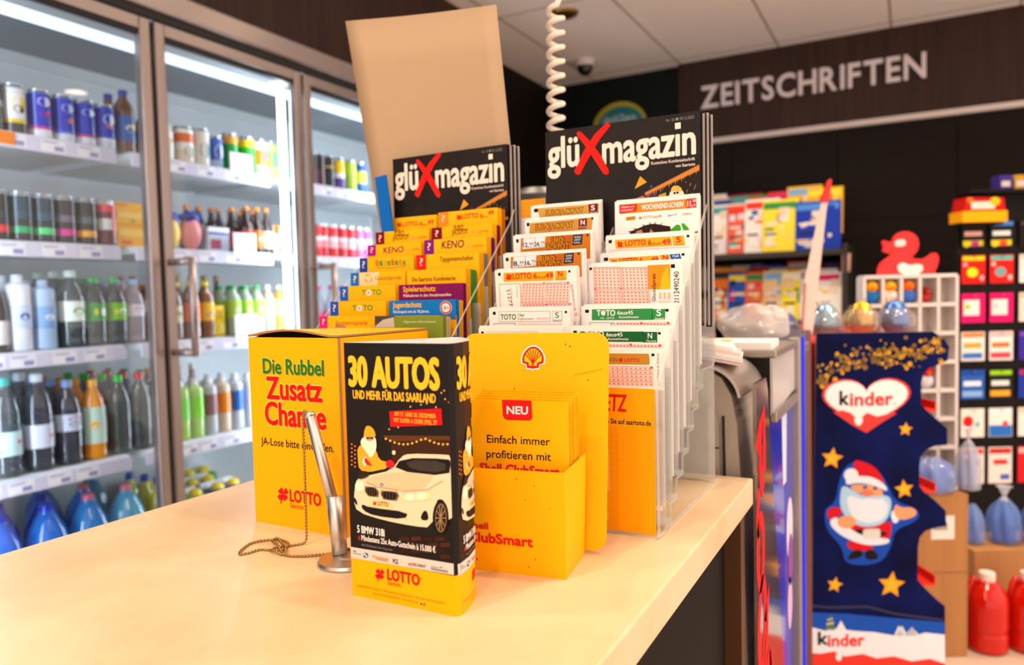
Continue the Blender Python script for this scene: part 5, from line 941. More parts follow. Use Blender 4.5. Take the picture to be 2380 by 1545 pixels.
for k in range(10):
    lab = 'front yellow club leaflet with red banner in the dispenser' if k == 0 else 'yellow club leaflet in the stack behind the bannered one'
    R3 = Matrix.Rotation(RZ, 3, 'Z'); p = R3 @ Vector((.0003 * (k % 3), .019 + .0041 * k + (.001 if k else 0), 0)) + Vector((-.3255, .597, ZT + .1605 + .0007 * k - (.001 if k % 2 else 0)))
    sheet('club_leaflet', lab, 'leaflet', .0985 - .0006 * (k % 2), .1495, .0016, p, (math.radians(-2), 0, RZ), a_leaf if k == 0 else None, SY if k % 2 else YEL, group=None if k == 0 else 'club leaflets behind the front one')

# ------------------------------------------------------------------ coiled cord from the ceiling
q = B(); pts = []; n = 30; cx, cy = -.552, 1.2; R = .0125
z0, z1, pitch = 1.44, 1.712, .0245; N = int((z1 - z0) / pitch * 20)
pts = [(-.53, 1.2, 1.25), (-.535, 1.2, 1.36), (cx, cy - R, z0 - .01)]
for i in range(N + 1): a = -PI / 2 + 2 * PI * i / 20; pts.append((cx + .0005 * i / 20 + R * math.cos(a), cy + R * math.sin(a), z0 + pitch * i / 20))
pts += [(cx + .016, cy, z1 + .02), (cx + .017, cy, z1 + .06), (cx + .018, cy, 2.78)]
q.tube(pts, .0048, mt('cord_white', 'E8DACA', .35), 8); tag(q.build('coiled_cord'), 'white coiled plastic cord hanging from the ceiling between the two magazines', 'cord')

t = thing('rounded_machine', 'dark grey rounded machine top showing between the two racks', 'machine', (-.80, 1.62, 0)); B().lathe([(.09, 0), (.09, 1.38), (.085, 1.42), (.07, 1.45), (.04, 1.468), (.001, 1.472)], mt('machine_grey', '2C2825', .4), n=30).build('hood', t); B().lathe([(.12, 0), (.12, .02)], mt('machine_grey', '2C2825', .4), n=30).build('foot', t)
t = thing('price_card', 'white card with orange header standing between the two racks', 'card', (-.5, 1.0, ZT)); q = B(); q.box(-.02, .02, 0, .0015, 0, .405, flat('E4DCD8')); q.rect(-.02, .378, .02, .405, flat('F2A020'), 2); q.build('card', t); B().box(-.02, .02, 0, .04, 0, .002, ACR).build('stand_foot', t)
# ------------------------------------------------------------------ lottery terminal at the counter end and showcase beyond
GREY = mt('terminal_grey', 'A89C8E', .4, metal=.1); GRD = mt('terminal_dark', '7C7064', .4, metal=.1); CHR = mt('satin_chrome', 'DCD2C8', .3, metal=.85); MIRD = mt('dark_mirror_panel', '93867C', .1, metal=.75)
tm = thing('lottery_terminal', 'grey lottery terminal with rounded chrome shoulder at the counter end', 'terminal', (0, 0, 0))
prof = [(-.46, .62), (-.206, .62), (-.212, .90), (-.219, 1.02), (-.226, 1.06), (-.24, 1.085), (-.262, 1.098), (-.46, 1.112)]
B().prism(prof, 'y', 1.075, 1.243, GREY).build('casing', tm)
q = B(); q.prism([(-.44, .70), (-.262, .70), (-.262, 1.04), (-.272, 1.06), (-.44, 1.07)], 'y', 1.070, 1.076, GRD); q.box(-.2625, -.2585, 1.069, 1.076, .7, 1.05, mt('gap_black', '0C0A09', .6)); q.box(-.44, -.262, 1.0695, 1.071, 1.035, 1.038, MATS['gap_black']); q.build('front_cover', tm)
q = B(); q.prism([(-.256, .70), (-.24, .70), (-.243, 1.02), (-.252, 1.045), (-.258, 1.045)], 'y', 1.064, 1.076, GREY); q.box(-.256, -.242, 1.0635, 1.065, .984, .986, MATS['gap_black']); q.build('side_trim', tm)
q = B(); q.prism([(-.236, .70), (-.232, .70), (-.236, 1.03), (-.239, 1.03)], 'y', 1.071, 1.076, MATS['gap_black']); q.build('seam', tm)
cx, cz, R = -.262, 1.052, .052; arc = [(cx + R * math.cos(math.radians(a)), cz + R * math.sin(math.radians(a))) for a in range(8, 84, 6)]
B().prism(arc + [(cx + (R - .004) * math.cos(math.radians(a)), cz + (R - .004) * math.sin(math.radians(a))) for a in range(80, 6, -6)], 'y', 1.062, 1.24, CHR, CHR, True).build('chrome_shoulder', tm)
q = B(); q.box(-.30, -.262, 1.10, 1.15, 1.09, 1.112, GRD, .002); q.build('paper_clamp', tm)
q = B(); q.box(-.335, -.312, 1.069, 1.071, .985, 1.035, flat('EDE6E0')); q.y0 = 1.069; q.disc(-.322, 1.015, .007, .012, flat('D8603C'), 1); q.disc(-.326, 1.0, .005, .007, flat('3450A0'), 2); q.build('sticker', tm)
# stacks of receipts and slips lying on the terminal
def ream(label, x, y, z, w_, d, n, rot, tilt=0):
    for k in range(n):
        o = B().box(-w_ / 2, w_ / 2, -d / 2, d / 2, 0, .0042, PAPER if k % 3 else flat('E8C8C0')).build('paper_slip', None, (x + .002 * k * math.sin(k), y + .0015 * math.cos(2 * k), z + .0045 * k), (0, tilt, rot + .03 * math.sin(k * 2)))
        tag(o, label, 'paper slip', label.replace('paper slip', 'paper slips'))
ream('white paper slip in the tilted stack on the terminal', -.262, 1.13, 1.108, .075, .1, 6, .2, .18)
ream('white paper slip in the stack behind the tilted one', -.33, 1.17, 1.118, .07, .1, 5, .05, 0)
q = B(); q.box(-.16, .16, 0, .12, 0, .012, PAPER); q.map = lambda u, v, k: (u, v, .012 + .0003 * k); q.rect(.02, .02, .09, .07, flat('F2B420'), 1); q.poly([(-.02, .01), (.0, .01), (.06, .05), (.04, .05)], flat('F0A020'), 1); q.rect(-.12, .03, -.03, .09, flat('F6D8C8'), 1)
tag(q.build('printed_form', None, (-.36, 1.25, 1.112), (0, 0, .05)), 'white printed form with yellow print lying behind the terminal', 'form')
# mirror-dark side panel with red brush script
sp = thing('script_panel', 'dark glossy side panel with red brush lettering running down beside the counter', 'panel', (0, 0, 0))
q = B(); q.prism([(1.056, 0), (1.40, 0), (1.29, .577), (1.205, .88), (1.155, 1.06), (1.14, 1.08), (1.06, 1.08)], 'x', -.194, -.189, MIRD); q.build('panel_sheet', sp)
RS = flat('E00C18'); q = B(); q.map = lambda u, v, k: (-.189 + EPS * 3 * k, u, v)
def S3(*strokes):
    for pts, wd in strokes: q.stroke(pts, wd, RS, 1)
S3(([(1.062, .985), (1.085, 1.01), (1.115, 1.035), (1.118, .985), (1.112, .945)], [.028, .03, .02, .022, .03]), ([(1.092, .99), (1.082, .965), (1.09, .935), (1.11, .92)], [.012, .02, .024, .03]),
 ([(1.07, .93), (1.06, .89), (1.066, .86)], [.02, .02, .014]))
def ring(cy, cz, ry, rz, w_, a0=0, a1=360, tilt=0):
    pts = []
    for i in range(25): a = math.radians(a0 + (a1 - a0) * i / 24); y, z = ry * math.cos(a), rz * math.sin(a); pts.append((cy + y + tilt * z, cz + z))
    q.stroke(pts, w_, RS, 1)
ring(1.082, .835, .022, .05, .02); ring(1.09, .725, .026, .062, .022, tilt=.1); q.stroke([(1.115, .72), (1.14, .76), (1.13, .70), (1.10, .64), (1.085, .60)], [.02, .024, .022, .02, .01], RS, 1)
ring(1.13, .575, .03, .078, .026, tilt=.25); q.stroke([(1.155, .66), (1.165, .60), (1.15, .53), (1.12, .48)], [.012, .024, .024, .018], RS, 1)
q.stroke([(1.16, .47), (1.14, .42), (1.14, .37), (1.165, .345), (1.19, .39)], [.012, .02, .022, .02, .012], RS, 1); q.stroke([(1.215, .42), (1.195, .34), (1.175, .27)], [.014, .022, .016], RS, 1); q.stroke([(1.245, .41), (1.23, .32), (1.21, .25)], [.014, .022, .016], RS, 1)
q.build('red_script', sp)
# showcase with grey post and blue edge
sh = thing('glass_showcase', 'floor standing showcase with grey corner post and glowing blue edge', 'showcase', (0, 0, 0))
FROST = clear('frosted_pane', 'D8D4D0', refl=.12, rough=.25, haze=.35); POST = mt('post_grey', '9A9088', .35, metal=.6); BLUE = mt('blue_panel', '0A22C0', .25, coat=.5); BLUEG = mt('blue_edge_glow', '1A2CE0', emit=.5)
B().box(-.46, -.20, 1.245, 1.50, 0, .12, POST).build('foot', sh)
q = B(); q.prism([(1.245, .12), (1.5, .12), (1.5, .995), (1.245, .995)], 'x', -.205, -.2, BLUE); q.build('blue_side', sh)
q = B(); q.prism([(1.245, 1.005), (1.5, 1.02), (1.5, 1.1), (1.245, 1.1)], 'x', -.2, -.196, FROST); q.build('frosted_pane', sh)
q = B(); q.box(-.46, -.19, 1.245, 1.505, 1.1, 1.112, POST, .003); q.box(-.2, -.19, 1.245, 1.5, .995, 1.012, POST, .002); q.build('top_rail', sh)
q = B(); q.box(-.208, -.186, 1.5, 1.535, 0, 1.118, POST, .004); q.build('corner_post', sh); q = B(); q.box(-.186, -.181, 1.518, 1.53, 0, 1.118, BLUEG); q.build('blue_edge', sh)
q = B(); q.box(-.46, -.455, 1.245, 1.5, .12, 1.1, POST); q.box(-.455, -.21, 1.495, 1.5, .12, 1.1, POST); q.build('rear_panel', sh)
q = B(); q.y0 = 0; q.map = lambda u, v, k: (-.2 + .0004 * k, u, v)
q.disc(1.45, .76, .04, .06, flat('D8D0E4'), 1); q.disc(1.455, .70, .03, .05, flat('8A4A9A'), 2); q.disc(1.445, .62, .03, .05, flat('D0B0D0'), 2); q.poly([(1.36, 1.0), (1.42, .99), (1.41, .86), (1.37, .86)], flat('C8D4EC'), 1); q.build('upper_print', sh); q = B(); q.map = lambda u, v, k: (-.2 + .0004 * k, u, v); q.rect(1.37, .20, 1.5, .33, flat('D8D4E8'), 1); q.rect(1.37, .12, 1.5, .2, flat('C818A0'), 1); q.build('lower_print', sh)

# crumpled clear bag and wicker basket on the shelf behind the terminal
random.seed(3)
def bumpy(a, f):
    ph = [random.uniform(0, 6) for _ in range(6)]
    return lambda d: 1 + a * (math.sin(f * d.x * 3 + ph[0]) * math.sin(f * d.y * 3 + ph[1]) + .6 * math.sin(f * d.z * 4 + ph[2] + 2 * d.x) + .4 * math.sin(f * 6 * d.x + ph[3]) * math.sin(f * 6 * d.z + ph[4]))
SIDE = thing('side_table', 'low service table behind the lottery terminal', 'table', (-.38, 1.75, 0))
B().box(-.3, .16, -.2, .2, 1.06, 1.08, GRD).build('table_top', SIDE); 
for x in (-.28, .13):
    for y in (-.18, .16): B().box(x, x + .02, y, y + .02, 0, 1.06, GRD).build('leg', SIDE)
q = B(); q.ell((0, 0, .055), (.078, .06, .042), mt('clear_bag', 'EDE6E2', .18, alpha=.42, coat=.5), 36, 20, bumpy(.12, 1.4)); q.ell((.045, .0, .075), (.028, .024, .02), MATS['clear_bag'], 20, 12, bumpy(.2, 1.5))
tag(q.build('plastic_bag', None, (-.312, 1.70, 1.08)), 'crumpled clear plastic bag lying behind the lottery terminal', 'bag')
t = thing('wicker_basket', 'small brown wicker basket just behind the slip rack', 'basket', (-.455, 1.68, 1.08))
q = B(); WK = mt('wicker', '6A4020', .6)
for j in range(5): q.tube([(.06 * math.cos(a * PI / 10), .06 * math.sin(a * PI / 10), .01 + j * .019 + .003 * (-1) ** (a + j)) for a in range(21)], .008, mt('wicker_light', '9A6836', .6) if j % 2 else WK, 6)
q.lathe([(.055, 0), (.055, .005)], WK, n=20); q.build('body', t)
t = thing('rolled_towel', 'round dark grey appliance hood behind the racks', 'appliance', (-.80, 1.62, .95)) if 0 else None

# ------------------------------------------------------------------ magazine shelves along the back wall
SHM = mt('shelf_dark', '2A211C', .5)
ms = thing('magazine_shelf', 'dark stepped magazine shelves along the back wall', 'shelf', (0, 0, 0))
for z in (.62, 1.03, 1.43):
    B().box(-1.75, -.33, 4.48, 5.13, z - .03, z, SHM).build('shelf_board', ms); B().box(-1.75, -.36, 4.72, 4.74, z, z + .10, SHM).build('step_riser', ms); B().box(-1.75, -.36, 4.74, 5.13, z + .085, z + .10, SHM).build('step_board', ms)
for x in (-1.77, -.33): B().box(x, x + .02, 4.50, 5.13, 0, 1.78 if x < -1 else 1.46, SHM).build('upright', ms)
PAL = ['E8402C', 'F2B81C', 'F4EFE6', '2C58B0', 'E87820', '3C9048', 'D82878', '7EB8E0', 'F6E040', '8A2A30', 'EAD8C8', '50A0A0', 'E86850', 'F0C890', '202830']
random.seed(11)
def mag(x, y, z, w_, h, rot, cols, lab, lean=-9, cat='magazine'):
    base = flat(cols[0]); q = B(); q.box(-w_ / 2, w_ / 2, 0, .006, 0, h, base)
    q.rect(-w_ / 2 + .006, h * .82, w_ / 2 - .012, h * .95, flat(cols[1]), 3)
    for i in range(14): u = random.uniform(-w_ * .48, w_ * .3); v = random.uniform(.01, h * .72); q.rect(u, v, min(w_ * .49, u + random.uniform(.015, w_ * .3)), v + random.uniform(.012, .06), flat(random.choice(cols + ['F4EFE6', 'EAD8C8', 'F0C890', 'E8E0E8'])), 4 + i * .5)
    for i in range(3): v = h * (.12 + .2 * i); q.rect(-w_ * .42, v, -w_ * .1, v + .012, flat('2A2420' if i % 2 else 'F8F0E8'), 12)
    tag(q.build('magazine', None, (x, y, z), (math.radians(lean), 0, rot)), lab, cat)
cname = {'E8402C': 'red', 'F2B81C': 'amber', 'F4EFE6': 'white', '2C58B0': 'blue', 'E87820': 'orange', '3C9048': 'green', 'D82878': 'pink', '7EB8E0': 'pale blue', 'F6E040': 'yellow', '8A2A30': 'maroon', 'EAD8C8': 'cream', '50A0A0': 'teal', 'E86850': 'coral', 'F0C890': 'peach', '202830': 'black'}
def mrow(xs, z, h, y, where, order, w_=.2, jit=.02):
    used = {}
    for i, x in enumerate(xs):
        c = order[i % len(order)]; cs = [c] + random.sample([p for p in PAL if p != c], 5); k = (c, cs[1]); 
        mag(x, y - .0105 * i, z, w_, h + random.uniform(-jit, jit), 0, cs, '%s magazine with %s title %s, %s from row end' % (cname[c], cname[cs[1]], where, (ORD + ['ninth', 'tenth', 'eleventh', 'twelfth', 'thirteenth'])[len(xs) - 1 - i]))
O1 = ['F4EFE6', 'EAD8C8', 'E87820', 'F4EFE6', 'F2B81C', 'EAD8C8', 'F4EFE6', 'E86850', 'F4EFE6', 'F6E040', 'EAD8C8']; O2 = ['F2B81C', 'F4EFE6', 'E86850', 'F6E040', '3C9048', 'F4EFE6', 'E87820', '2C58B0', 'E86850', 'F0C890', 'F6E040', 'F4EFE6']
mrow([-1.62 + i * .105 for i in range(10)], 1.433, .305, 4.66, 'on the upper front row', O1)
mrow([-1.60 + i * .115 for i in range(11)], 1.533, .29, 4.86, 'on the upper back row', ['EAD8C8', 'F4EFE6', '8A2A30', 'E86850', 'F4EFE6', 'EAD8C8', '8A2A30', '3C9048', 'E8402C', 'F2B81C', 'F2B81C'])
mag(-.468, 4.56, 1.433, .245, .285, 0, ['1E3CA8', '4C8CE0', 'E8E4F0', 'F0E03C', '58C0D8', '88D048'], 'large blue magazine at the end of the upper row')
mrow([-1.62 + i * .105 for i in range(12)], 1.033, .305, 4.66, 'on the middle front row', O2)
mrow([-1.60 + i * .115 for i in range(11)], 1.133, .235, 4.86, 'on the middle back row', ['202830', '8A2A30', '2C58B0', '202830', 'D82878', '8A2A30', '202830', '2C58B0', '8A2A30', 'E8402C', '202830'])
mag(-.442, 4.522, 1.033, .2, .275, 0, ['F4EFE6', 'D82878', '88B030', 'E86850', 'F4EFE6', 'F2B81C'], 'white magazine with green headline ending the middle row')
mrow([-1.5 + i * .16 for i in range(7)], .623, .26, 4.66, 'on the lowest row', ['2C58B0', '8A2A30', '202830', 'E8402C', '50A0A0', 'EAD8C8', '3C9048'])
B().build; q = B(); q.prism([(-.02, 0), (.02, 0), (.025, .1), (-.022, .11)], 'y', 0, .004, flat('E8B8A8')); tag(q.build('price_flag', None, (-.318, 4.52, 1.30)), 'small pink price flag at the end of the magazine shelf', 'price flag')
B().box(-.336, -.31, 4.522, 4.53, 1.03, 1.31, SHM).build('flag_holder', ms)

# ------------------------------------------------------------------ chocolate floor display, its side panel facing the counter
YW = math.radians(28.4)
kd = thing('chocolate_display', 'tall navy cardboard floor display with heart emblem and gold stars', 'display', (-.2372, 2.1076, 0), YW)
KN = mt('navy_board', '060A30', .55, spec=.06, noise='0A1654', scale=(7, 7, 7)); KRED = mt('display_red', 'E0240C', .45); KX = 1.0 / 1.918 * .0011658; KT = 1.092
def kx(x): return (x - 48) * KX
def kz(y): return KT - (y - 45) * KX
outline = [(78, 45), (590, 50), (640, 85), (662, 120), (655, 180), (620, 196), (575, 210), (548, 240), (540, 275), (540, 370), (560, 395), (610, 440), (655, 482), (655, 555), (600, 558), (560, 575), (538, 605), (532, 650), (532, 735), (550, 760), (600, 800), (650, 850), (652, 918), (610, 924), (560, 938), (535, 965), (527, 1010), (525, 1160), (560, 1200), (610, 1250), (648, 1282), (650, 1545)]
zb = 0.0; poly = [(kx(x), kz(y)) for x, y in outline] + [(kx(650), zb), (kx(40), zb), (kx(50), kz(1400))]
q = B(); q.prism(poly, 'y', 0, .006, KN, mt('board_edge', 'B8A898', .7))
class KA(Art):
    def __init__(s, b): s.b = b; s.k0 = 0
    def __call__(s, x, y): return kx(x), kz(y)
K = KA(q); gold = flat('D8A028'); gold2 = flat('8A6A30')
random.seed(5)
for i in range(210):
    t_ = random.random(); x = 85 + t_ * 560; y = 255 - 160 * t_ ** .7 + random.gauss(0, 30) - 20 * math.sin(t_ * 6); r = random.choice([4, 5, 6, 7, 9, 12])
    if 52 < y < 300 and 80 < x < 640 and (x < 535 or y < 190): K.D(x, y, r, r, gold if random.random() < .45 else gold2, 2, 8)
def heart(cx, cy, sx, sy, m, k):
    pts = []
    for i in range(40):
        t_ = 2 * PI * i / 40; x = 16 * math.sin(t_) ** 3; y = 13 * math.cos(t_) - 5 * math.cos(2 * t_) - 2 * math.cos(3 * t_) - math.cos(4 * t_); pts.append((cx + sx * x / 16, cy - sy * (y + 2.5) / 14.5))
    K.P(pts, m, k)
heart(297, 372, 196, 122, KRED, 3); heart(297, 370, 183, 112, flat('F4F0F0'), 4)
K.T('k', 180, 364, 218, 364, 60, BLK, 6, .05); K.T('inder', 226, 367, 412, 371, 56, flat('E02418'), 6, .045); K.D(422, 366, 4, 4, flat('E02418'), 6, 6)
K.P([(150, 396), (190, 388), (225, 400), (262, 432), (300, 402), (345, 420), (420, 402), (430, 408), (360, 450), (297, 492), (240, 460)], KRED, 5); K.D(262, 432, 18, 26, flat('F4F0F0'), 6)
def star(cx, cy, r, rot=0):
    pts = []
    for i in range(10): a = rot - PI / 2 + i * PI / 5; rr = r if i % 2 == 0 else r * .48; pts.append((cx + rr * math.cos(a), cy + rr * math.sin(a)))
    K.P(pts, flat('F0A418'), 3); K.P([(cx + (x - cx) * .6, cy + (y - cy) * .6) for x, y in pts], flat('F8B830'), 4)
for a in ((470, 480, 32, .1), (145, 602, 50, .15), (464, 748, 44, -.1), (155, 1172, 37, .2), (408, 1178, 62, .12)): star(*a)
# bearded man in a red coat with his hand held out
skin = flat('E8A070'); wt = flat('DCE8F4'); ice = flat('A8D0F0'); rd = flat('CC1420'); glow = flat('1448B4')
K.P(sm([(175, 700), (200, 640), (260, 610), (330, 640), (392, 720), (420, 800), (530, 840), (530, 890), (420, 930), (410, 1000), (360, 1085), (200, 1085), (190, 1000), (120, 930), (105, 830), (160, 800)]), glow, 2)
K.P(sm([(240, 615), (262, 612), (330, 640), (360, 680), (384, 735), (300, 705), (240, 680)]), rd, 4); K.D(228, 678, 32, 30, wt, 6); K.P(sm([(205, 690), (260, 682), (330, 690), (385, 730), (390, 760), (340, 728), (260, 712), (205, 725)]), wt, 5)
K.P(sm([(225, 720), (340, 725), (372, 755), (365, 790), (300, 775), (230, 745)]), skin, 4); K.D(300, 760, 28, 14, flat('E07858'), 6); K.D(290, 735, 12, 8, flat('3C5C98'), 6); K.D(335, 740, 11, 8, flat('3C5C98'), 6)
K.P(sm([(190, 720), (235, 745), (280, 775), (330, 778), (380, 770), (408, 790), (405, 840), (385, 890), (330, 915), (260, 910), (205, 870), (178, 820), (180, 760)]), ice, 5); K.P(sm([(205, 760), (280, 790), (340, 795), (395, 800), (385, 870), (330, 898), (270, 892), (220, 855)]), wt, 6); K.P(sm([(262, 795), (300, 782), (340, 790), (385, 785), (360, 805), (310, 812)]), wt, 7)
K.P(sm([(118, 825), (180, 820), (190, 850), (150, 875), (128, 880)]), rd, 4); K.P(sm([(205, 875), (270, 910), (400, 890), (412, 905), (398, 980), (330, 1000), (230, 975), (180, 930)]), rd, 3); K.P(sm([(132, 878), (165, 862), (200, 905), (300, 965), (398, 965), (400, 992), (300, 1000), (200, 962), (140, 912)]), wt, 6)
K.D(208, 888, 42, 30, skin, 7); K.P(sm([(415, 850), (425, 810), (450, 832), (500, 828), (525, 855), (500, 878), (440, 888)]), skin, 6); K.P(sm([(400, 850), (430, 835), (445, 890), (415, 905)]), wt, 5)
K.P(sm([(230, 918), (385, 935), (388, 958), (260, 950)]), BLK, 5); K.RR(280, 922, 358, 968, 14, flat('D8D4D0'), 7); K.P(sm([(200, 965), (330, 1002), (325, 1020), (222, 1022)]), rd, 4); K.P(sm([(240, 1015), (280, 1018), (280, 1050), (208, 1062), (215, 1045)]), BLK, 5); K.P(sm([(290, 1018), (330, 1015), (358, 1060), (290, 1065)]), BLK, 5)
# snowy foot
K.S([(55, 1265), (130, 1275), (300, 1275), (420, 1310), (640, 1345)], 9, flat('3A3850'), 2)
K.P([(50, 1295), (200, 1305), (420, 1330), (646, 1355), (648, 1460), (48, 1420)], flat('1850B8'), 2); sn = flat('E4EAF4')
K.P([(48, 1362), (110, 1380), (150, 1370), (250, 1385), (330, 1392), (420, 1410), (440, 1365), (470, 1405), (500, 1375), (530, 1408), (560, 1400), (647, 1412), (649, 1545), (44, 1500)], sn, 3); K.P([(160, 1375), (182, 1335), (205, 1378)], sn, 3); K.P([(425, 1412), (455, 1366), (480, 1412)], sn, 3); K.P([(470, 1412), (500, 1372), (525, 1412)], sn, 3)
K.P([(110, 1375), (138, 1305), (155, 1378)], flat('5A7A50'), 4); K.S([(116, 1350), (150, 1345)], 6, flat('E8D8B0'), 5); K.S([(120, 1330), (146, 1326)], 5, flat('D8C890'), 5)
K.T('k', 80, 1442, 120, 1442, 56, BLK, 6, .05); K.T('inder', 124, 1445, 286, 1458, 52, flat('E02418'), 6, .045)
K.P([(46, 1480), (90, 1485), (150, 1475), (200, 1500), (280, 1490), (340, 1512), (420, 1505), (500, 1530), (580, 1520), (649, 1545), (650, 1900), (40, 1900)], KRED, 5); K.D(172, 1500, 14, 20, sn, 6)
q.build('side_panel', kd)
x1 = kx(648); q = B(); q.prism([(a, b_) for a, b_ in poly], 'y', .36, .366, KN); q.build('side_panel', kd)
B().box(kx(78), kx(78) + .006, .006, .36, 0, KT - .03, KRED).build('rear_panel', kd)
for z0 in (.12, kz(1180), kz(760), kz(395)): 
    q = B(); q.box(kx(80), kx(612), .007, .359, z0 - .008, z0, KRED); q.box(kx(607), kx(612), .007, .359, z0, z0 + .02, KRED); q.build('tray', kd)
q = B(); q.box(kx(80), kx(620), .006, .36, KT - .035, KT - .028, KRED); q.build('top_tray', kd)
# raised header sheet seen nearly edge-on
hd = [(-.012, -.02, KT - .02), (.0, .36, KT + .02), (.036, .42, 1.40), (.018, .38, 1.425), (-.004, .05, 1.17)]
q = B(); pk = mt('header_print', 'E8C8BC', .4); vs = [(x, y, z) for x, y, z in ((-.014, -.01, .9), (.012, .0, .9), (.040, .30, 1.36), (.028, .29, 1.36))]
q.add([(-.016, -.012, .02), (.0, -.008, .02), (.004, .0, 1.10), (-.012, -.004, 1.10)] + [(-.012, .35, .02), (.0, .35, .02), (.004, .35, 1.10), (-.012, .35, 1.10)], [(0, 1, 2, 3), (4, 7, 6, 5), (0, 4, 5, 1), (1, 5, 6, 2), (2, 6, 7, 3), (3, 7, 4, 0)], mt('header_red', '6A3C36', .35)); 

blade = [(-.014, 1.087), (.0163, 1.087), (.0327, 1.226), (.050, 1.378), (.0575, 1.44), (.042, 1.44), (.028, 1.378), (-.0047, 1.226)]; bl2 = [(.0585, 1.44), (.067, 1.48), (.0685, 1.498), (.0655, 1.502), (.058, 1.496), (.047, 1.465), (.041, 1.44)]
q.prism(blade, 'y', .02, .024, pk); q.prism(bl2, 'y', .017, .0265, mt('header_tip', 'E01410', .35)); q.stroke([(-.012, 1.09), (-.003, 1.226)], .005, flat('C84838'), -124); q.build('header_sheet', kd)
# foil wrapped eggs in cellophane on the top tray
R3 = Matrix.Rotation(YW, 3, 'Z'); KO = Vector((-.2372, 2.1076, 0))
CEL = clear('cellophane', 'F0ECE8', refl=.16, rough=.08, haze=.1)
for i, (x, y, r, c, nm) in enumerate(((.085, .10, .044, '8AB8D0', 'silver blue'), (.185, .10, .046, 'E0B020', 'golden'), (.28, .10, .046, '4A78C8', 'bright blue'), (.02, .20, .03, '24388C', 'small dark blue'), (.225, .24, .036, 'C8C040', 'yellow green'))):
    p = R3 @ Vector((x, y, 0)) + KO; t = thing('chocolate_egg', '%s foil chocolate egg wrapped in clear film on top of the navy display' % nm, 'chocolate egg', (p.x, p.y, KT - .025), 0, 'foil eggs on the display')
    B().ell((0, 0, r * 1.15), (r * .8, r * .8, r * 1.15), mt('foil_' + c, c, .22, metal=.75, bump=.6, scale=(90, 90, 90)), 22, 14, bumpy(.02, 2)).build('foil_egg', t)
    q = B(); q.ell((0, 0, r * 1.0), (r * 1.15, r * 1.15, r * 1.0), CEL, 22, 12, bumpy(.04, 1.2)); q.lathe([(r * .5, r * 1.85), (r * .12, r * 2.1), (r * .3, r * 2.5)], CEL, n=14, cap=False); q.build('film_wrap', t)
# little sweets seen through the scallops of the navy display
for i, (x, z, c, nm) in enumerate(((kx(545), kz(395), 'B81420', 'red and white chocolate figure in the upper scallop'), (kx(540), kz(760), 'D8D0E0', 'pale chocolate box in the middle scallop'), (kx(540), kz(1180), 'E8873C', 'orange chocolate bag in the lower scallop'))):
    p = R3 @ Vector((x - .005, .12, 0)) + KO; t = thing('chocolate_figure', nm, 'chocolate', (p.x, p.y, z), YW, 'sweets in the navy display')
    q = B(); q.lathe([(.03, 0), (.034, .02), (.03, .05), (.022, .07)], flat(c), n=14); q.build('body', t); q = B(); q.ell((0, 0, .085), (.02, .02, .022), flat('F0E8E0'), 12, 8); q.build('head', t); q = B(); q.lathe([(.021, .09), (.012, .115), (.002, .125)], flat(c), n=12); q.build('cap', t)

# ------------------------------------------------------------------ white compartment rack with its red duck sign
WP = mt('white_plastic', 'DCD4CE', .45)
gr = thing('compartment_rack', 'white rack of small compartments for toy ducks', 'rack', (-.137, 2.774, 0), YW)
gw, gh = .314, 1.245; nx = 5
q = B()
for i in range(nx + 1): x = gw * i / nx; q.box(x - .005, x + .005, 0, .05, .3, gh, WP)
zz = .3
for z in [gh - .098 * k for k in range(10)]: q.box(0, gw, 0, .05, z - .006, z + .006, WP)
q.build('grid_frame', gr); B().box(0, gw, .05, .055, .3, gh, mt('rack_back', 'B0A49C', .6)).build('back_panel', gr); B().box(.02, gw - .02, 0, .12, 0, .3, WP).build('foot', gr)
R0 = Vector((-.137, 2.774, 0)); k = 0
for i, (cx_, zr, c, c2, nm) in enumerate(((.032, 0, 'F0A81C', '1C70B8', 'amber toy duck with blue body in the first compartment'), (.095, 0, 'F0B020', 'E8D8C8', 'amber toy duck with pale body in the second compartment'), (.157, 0, 'E87010', '3C6CC0', 'orange toy duck with red and blue body in the third compartment'), (.22, 0, '8A1C1C', 'B03028', 'small dark red toy in the fourth compartment'), (.032, 1, 'D8B088', 'E8D8B8', 'beige toy duck in the second row'), (.22, 3, 'C8141C', 'D8D4E0', 'red and white toy in a lower compartment'))):
    p = R3 @ Vector((cx_, .024, 0)) + R0; t = thing('toy_duck', nm, 'toy', (p.x, p.y, gh - .098 * (zr + 1) + .006), YW, 'toys in the white rack'); s = .7 if i == 3 else 1
    q = B(); q.ell((0, 0, .026 * s), (.026 * s, .022 * s, .026 * s), flat(c2), 14, 10); q.build('body', t); q = B(); q.ell((0, -.003, .058 * s), (.021 * s, .02 * s, .021 * s), flat(c), 14, 10); q.build('head', t); q = B(); q.ell((0, -.024 * s, .054 * s), (.009 * s, .006 * s, .004 * s), flat('E86010'), 10, 6); q.build('beak', t)
dk_ = thing('duck_sign', 'flat red duck shaped sign on top of the white compartment rack', 'sign', tuple(R3 @ Vector((.06, .03, 0)) + R0)[:2] + (gh + .006,), YW)
DP = [(330, 770), (330, 715), (350, 665), (400, 625), (452, 590), (440, 575), (385, 560), (372, 545), (385, 520), (368, 475), (378, 458), (400, 458), (420, 470), (458, 470), (475, 430), (510, 395), (560, 380), (610, 382), (660, 405), (692, 445), (702, 500), (690, 550), (660, 590), (632, 612), (660, 628), (740, 635), (790, 610), (820, 582), (855, 580), (878, 605), (882, 650), (868, 700), (850, 740), (845, 770)]
s = 1 / 3.862 / 1715.6 * 2.5; f = lambda p: ((p[0] - 330) * s, (770 - p[1]) * s)
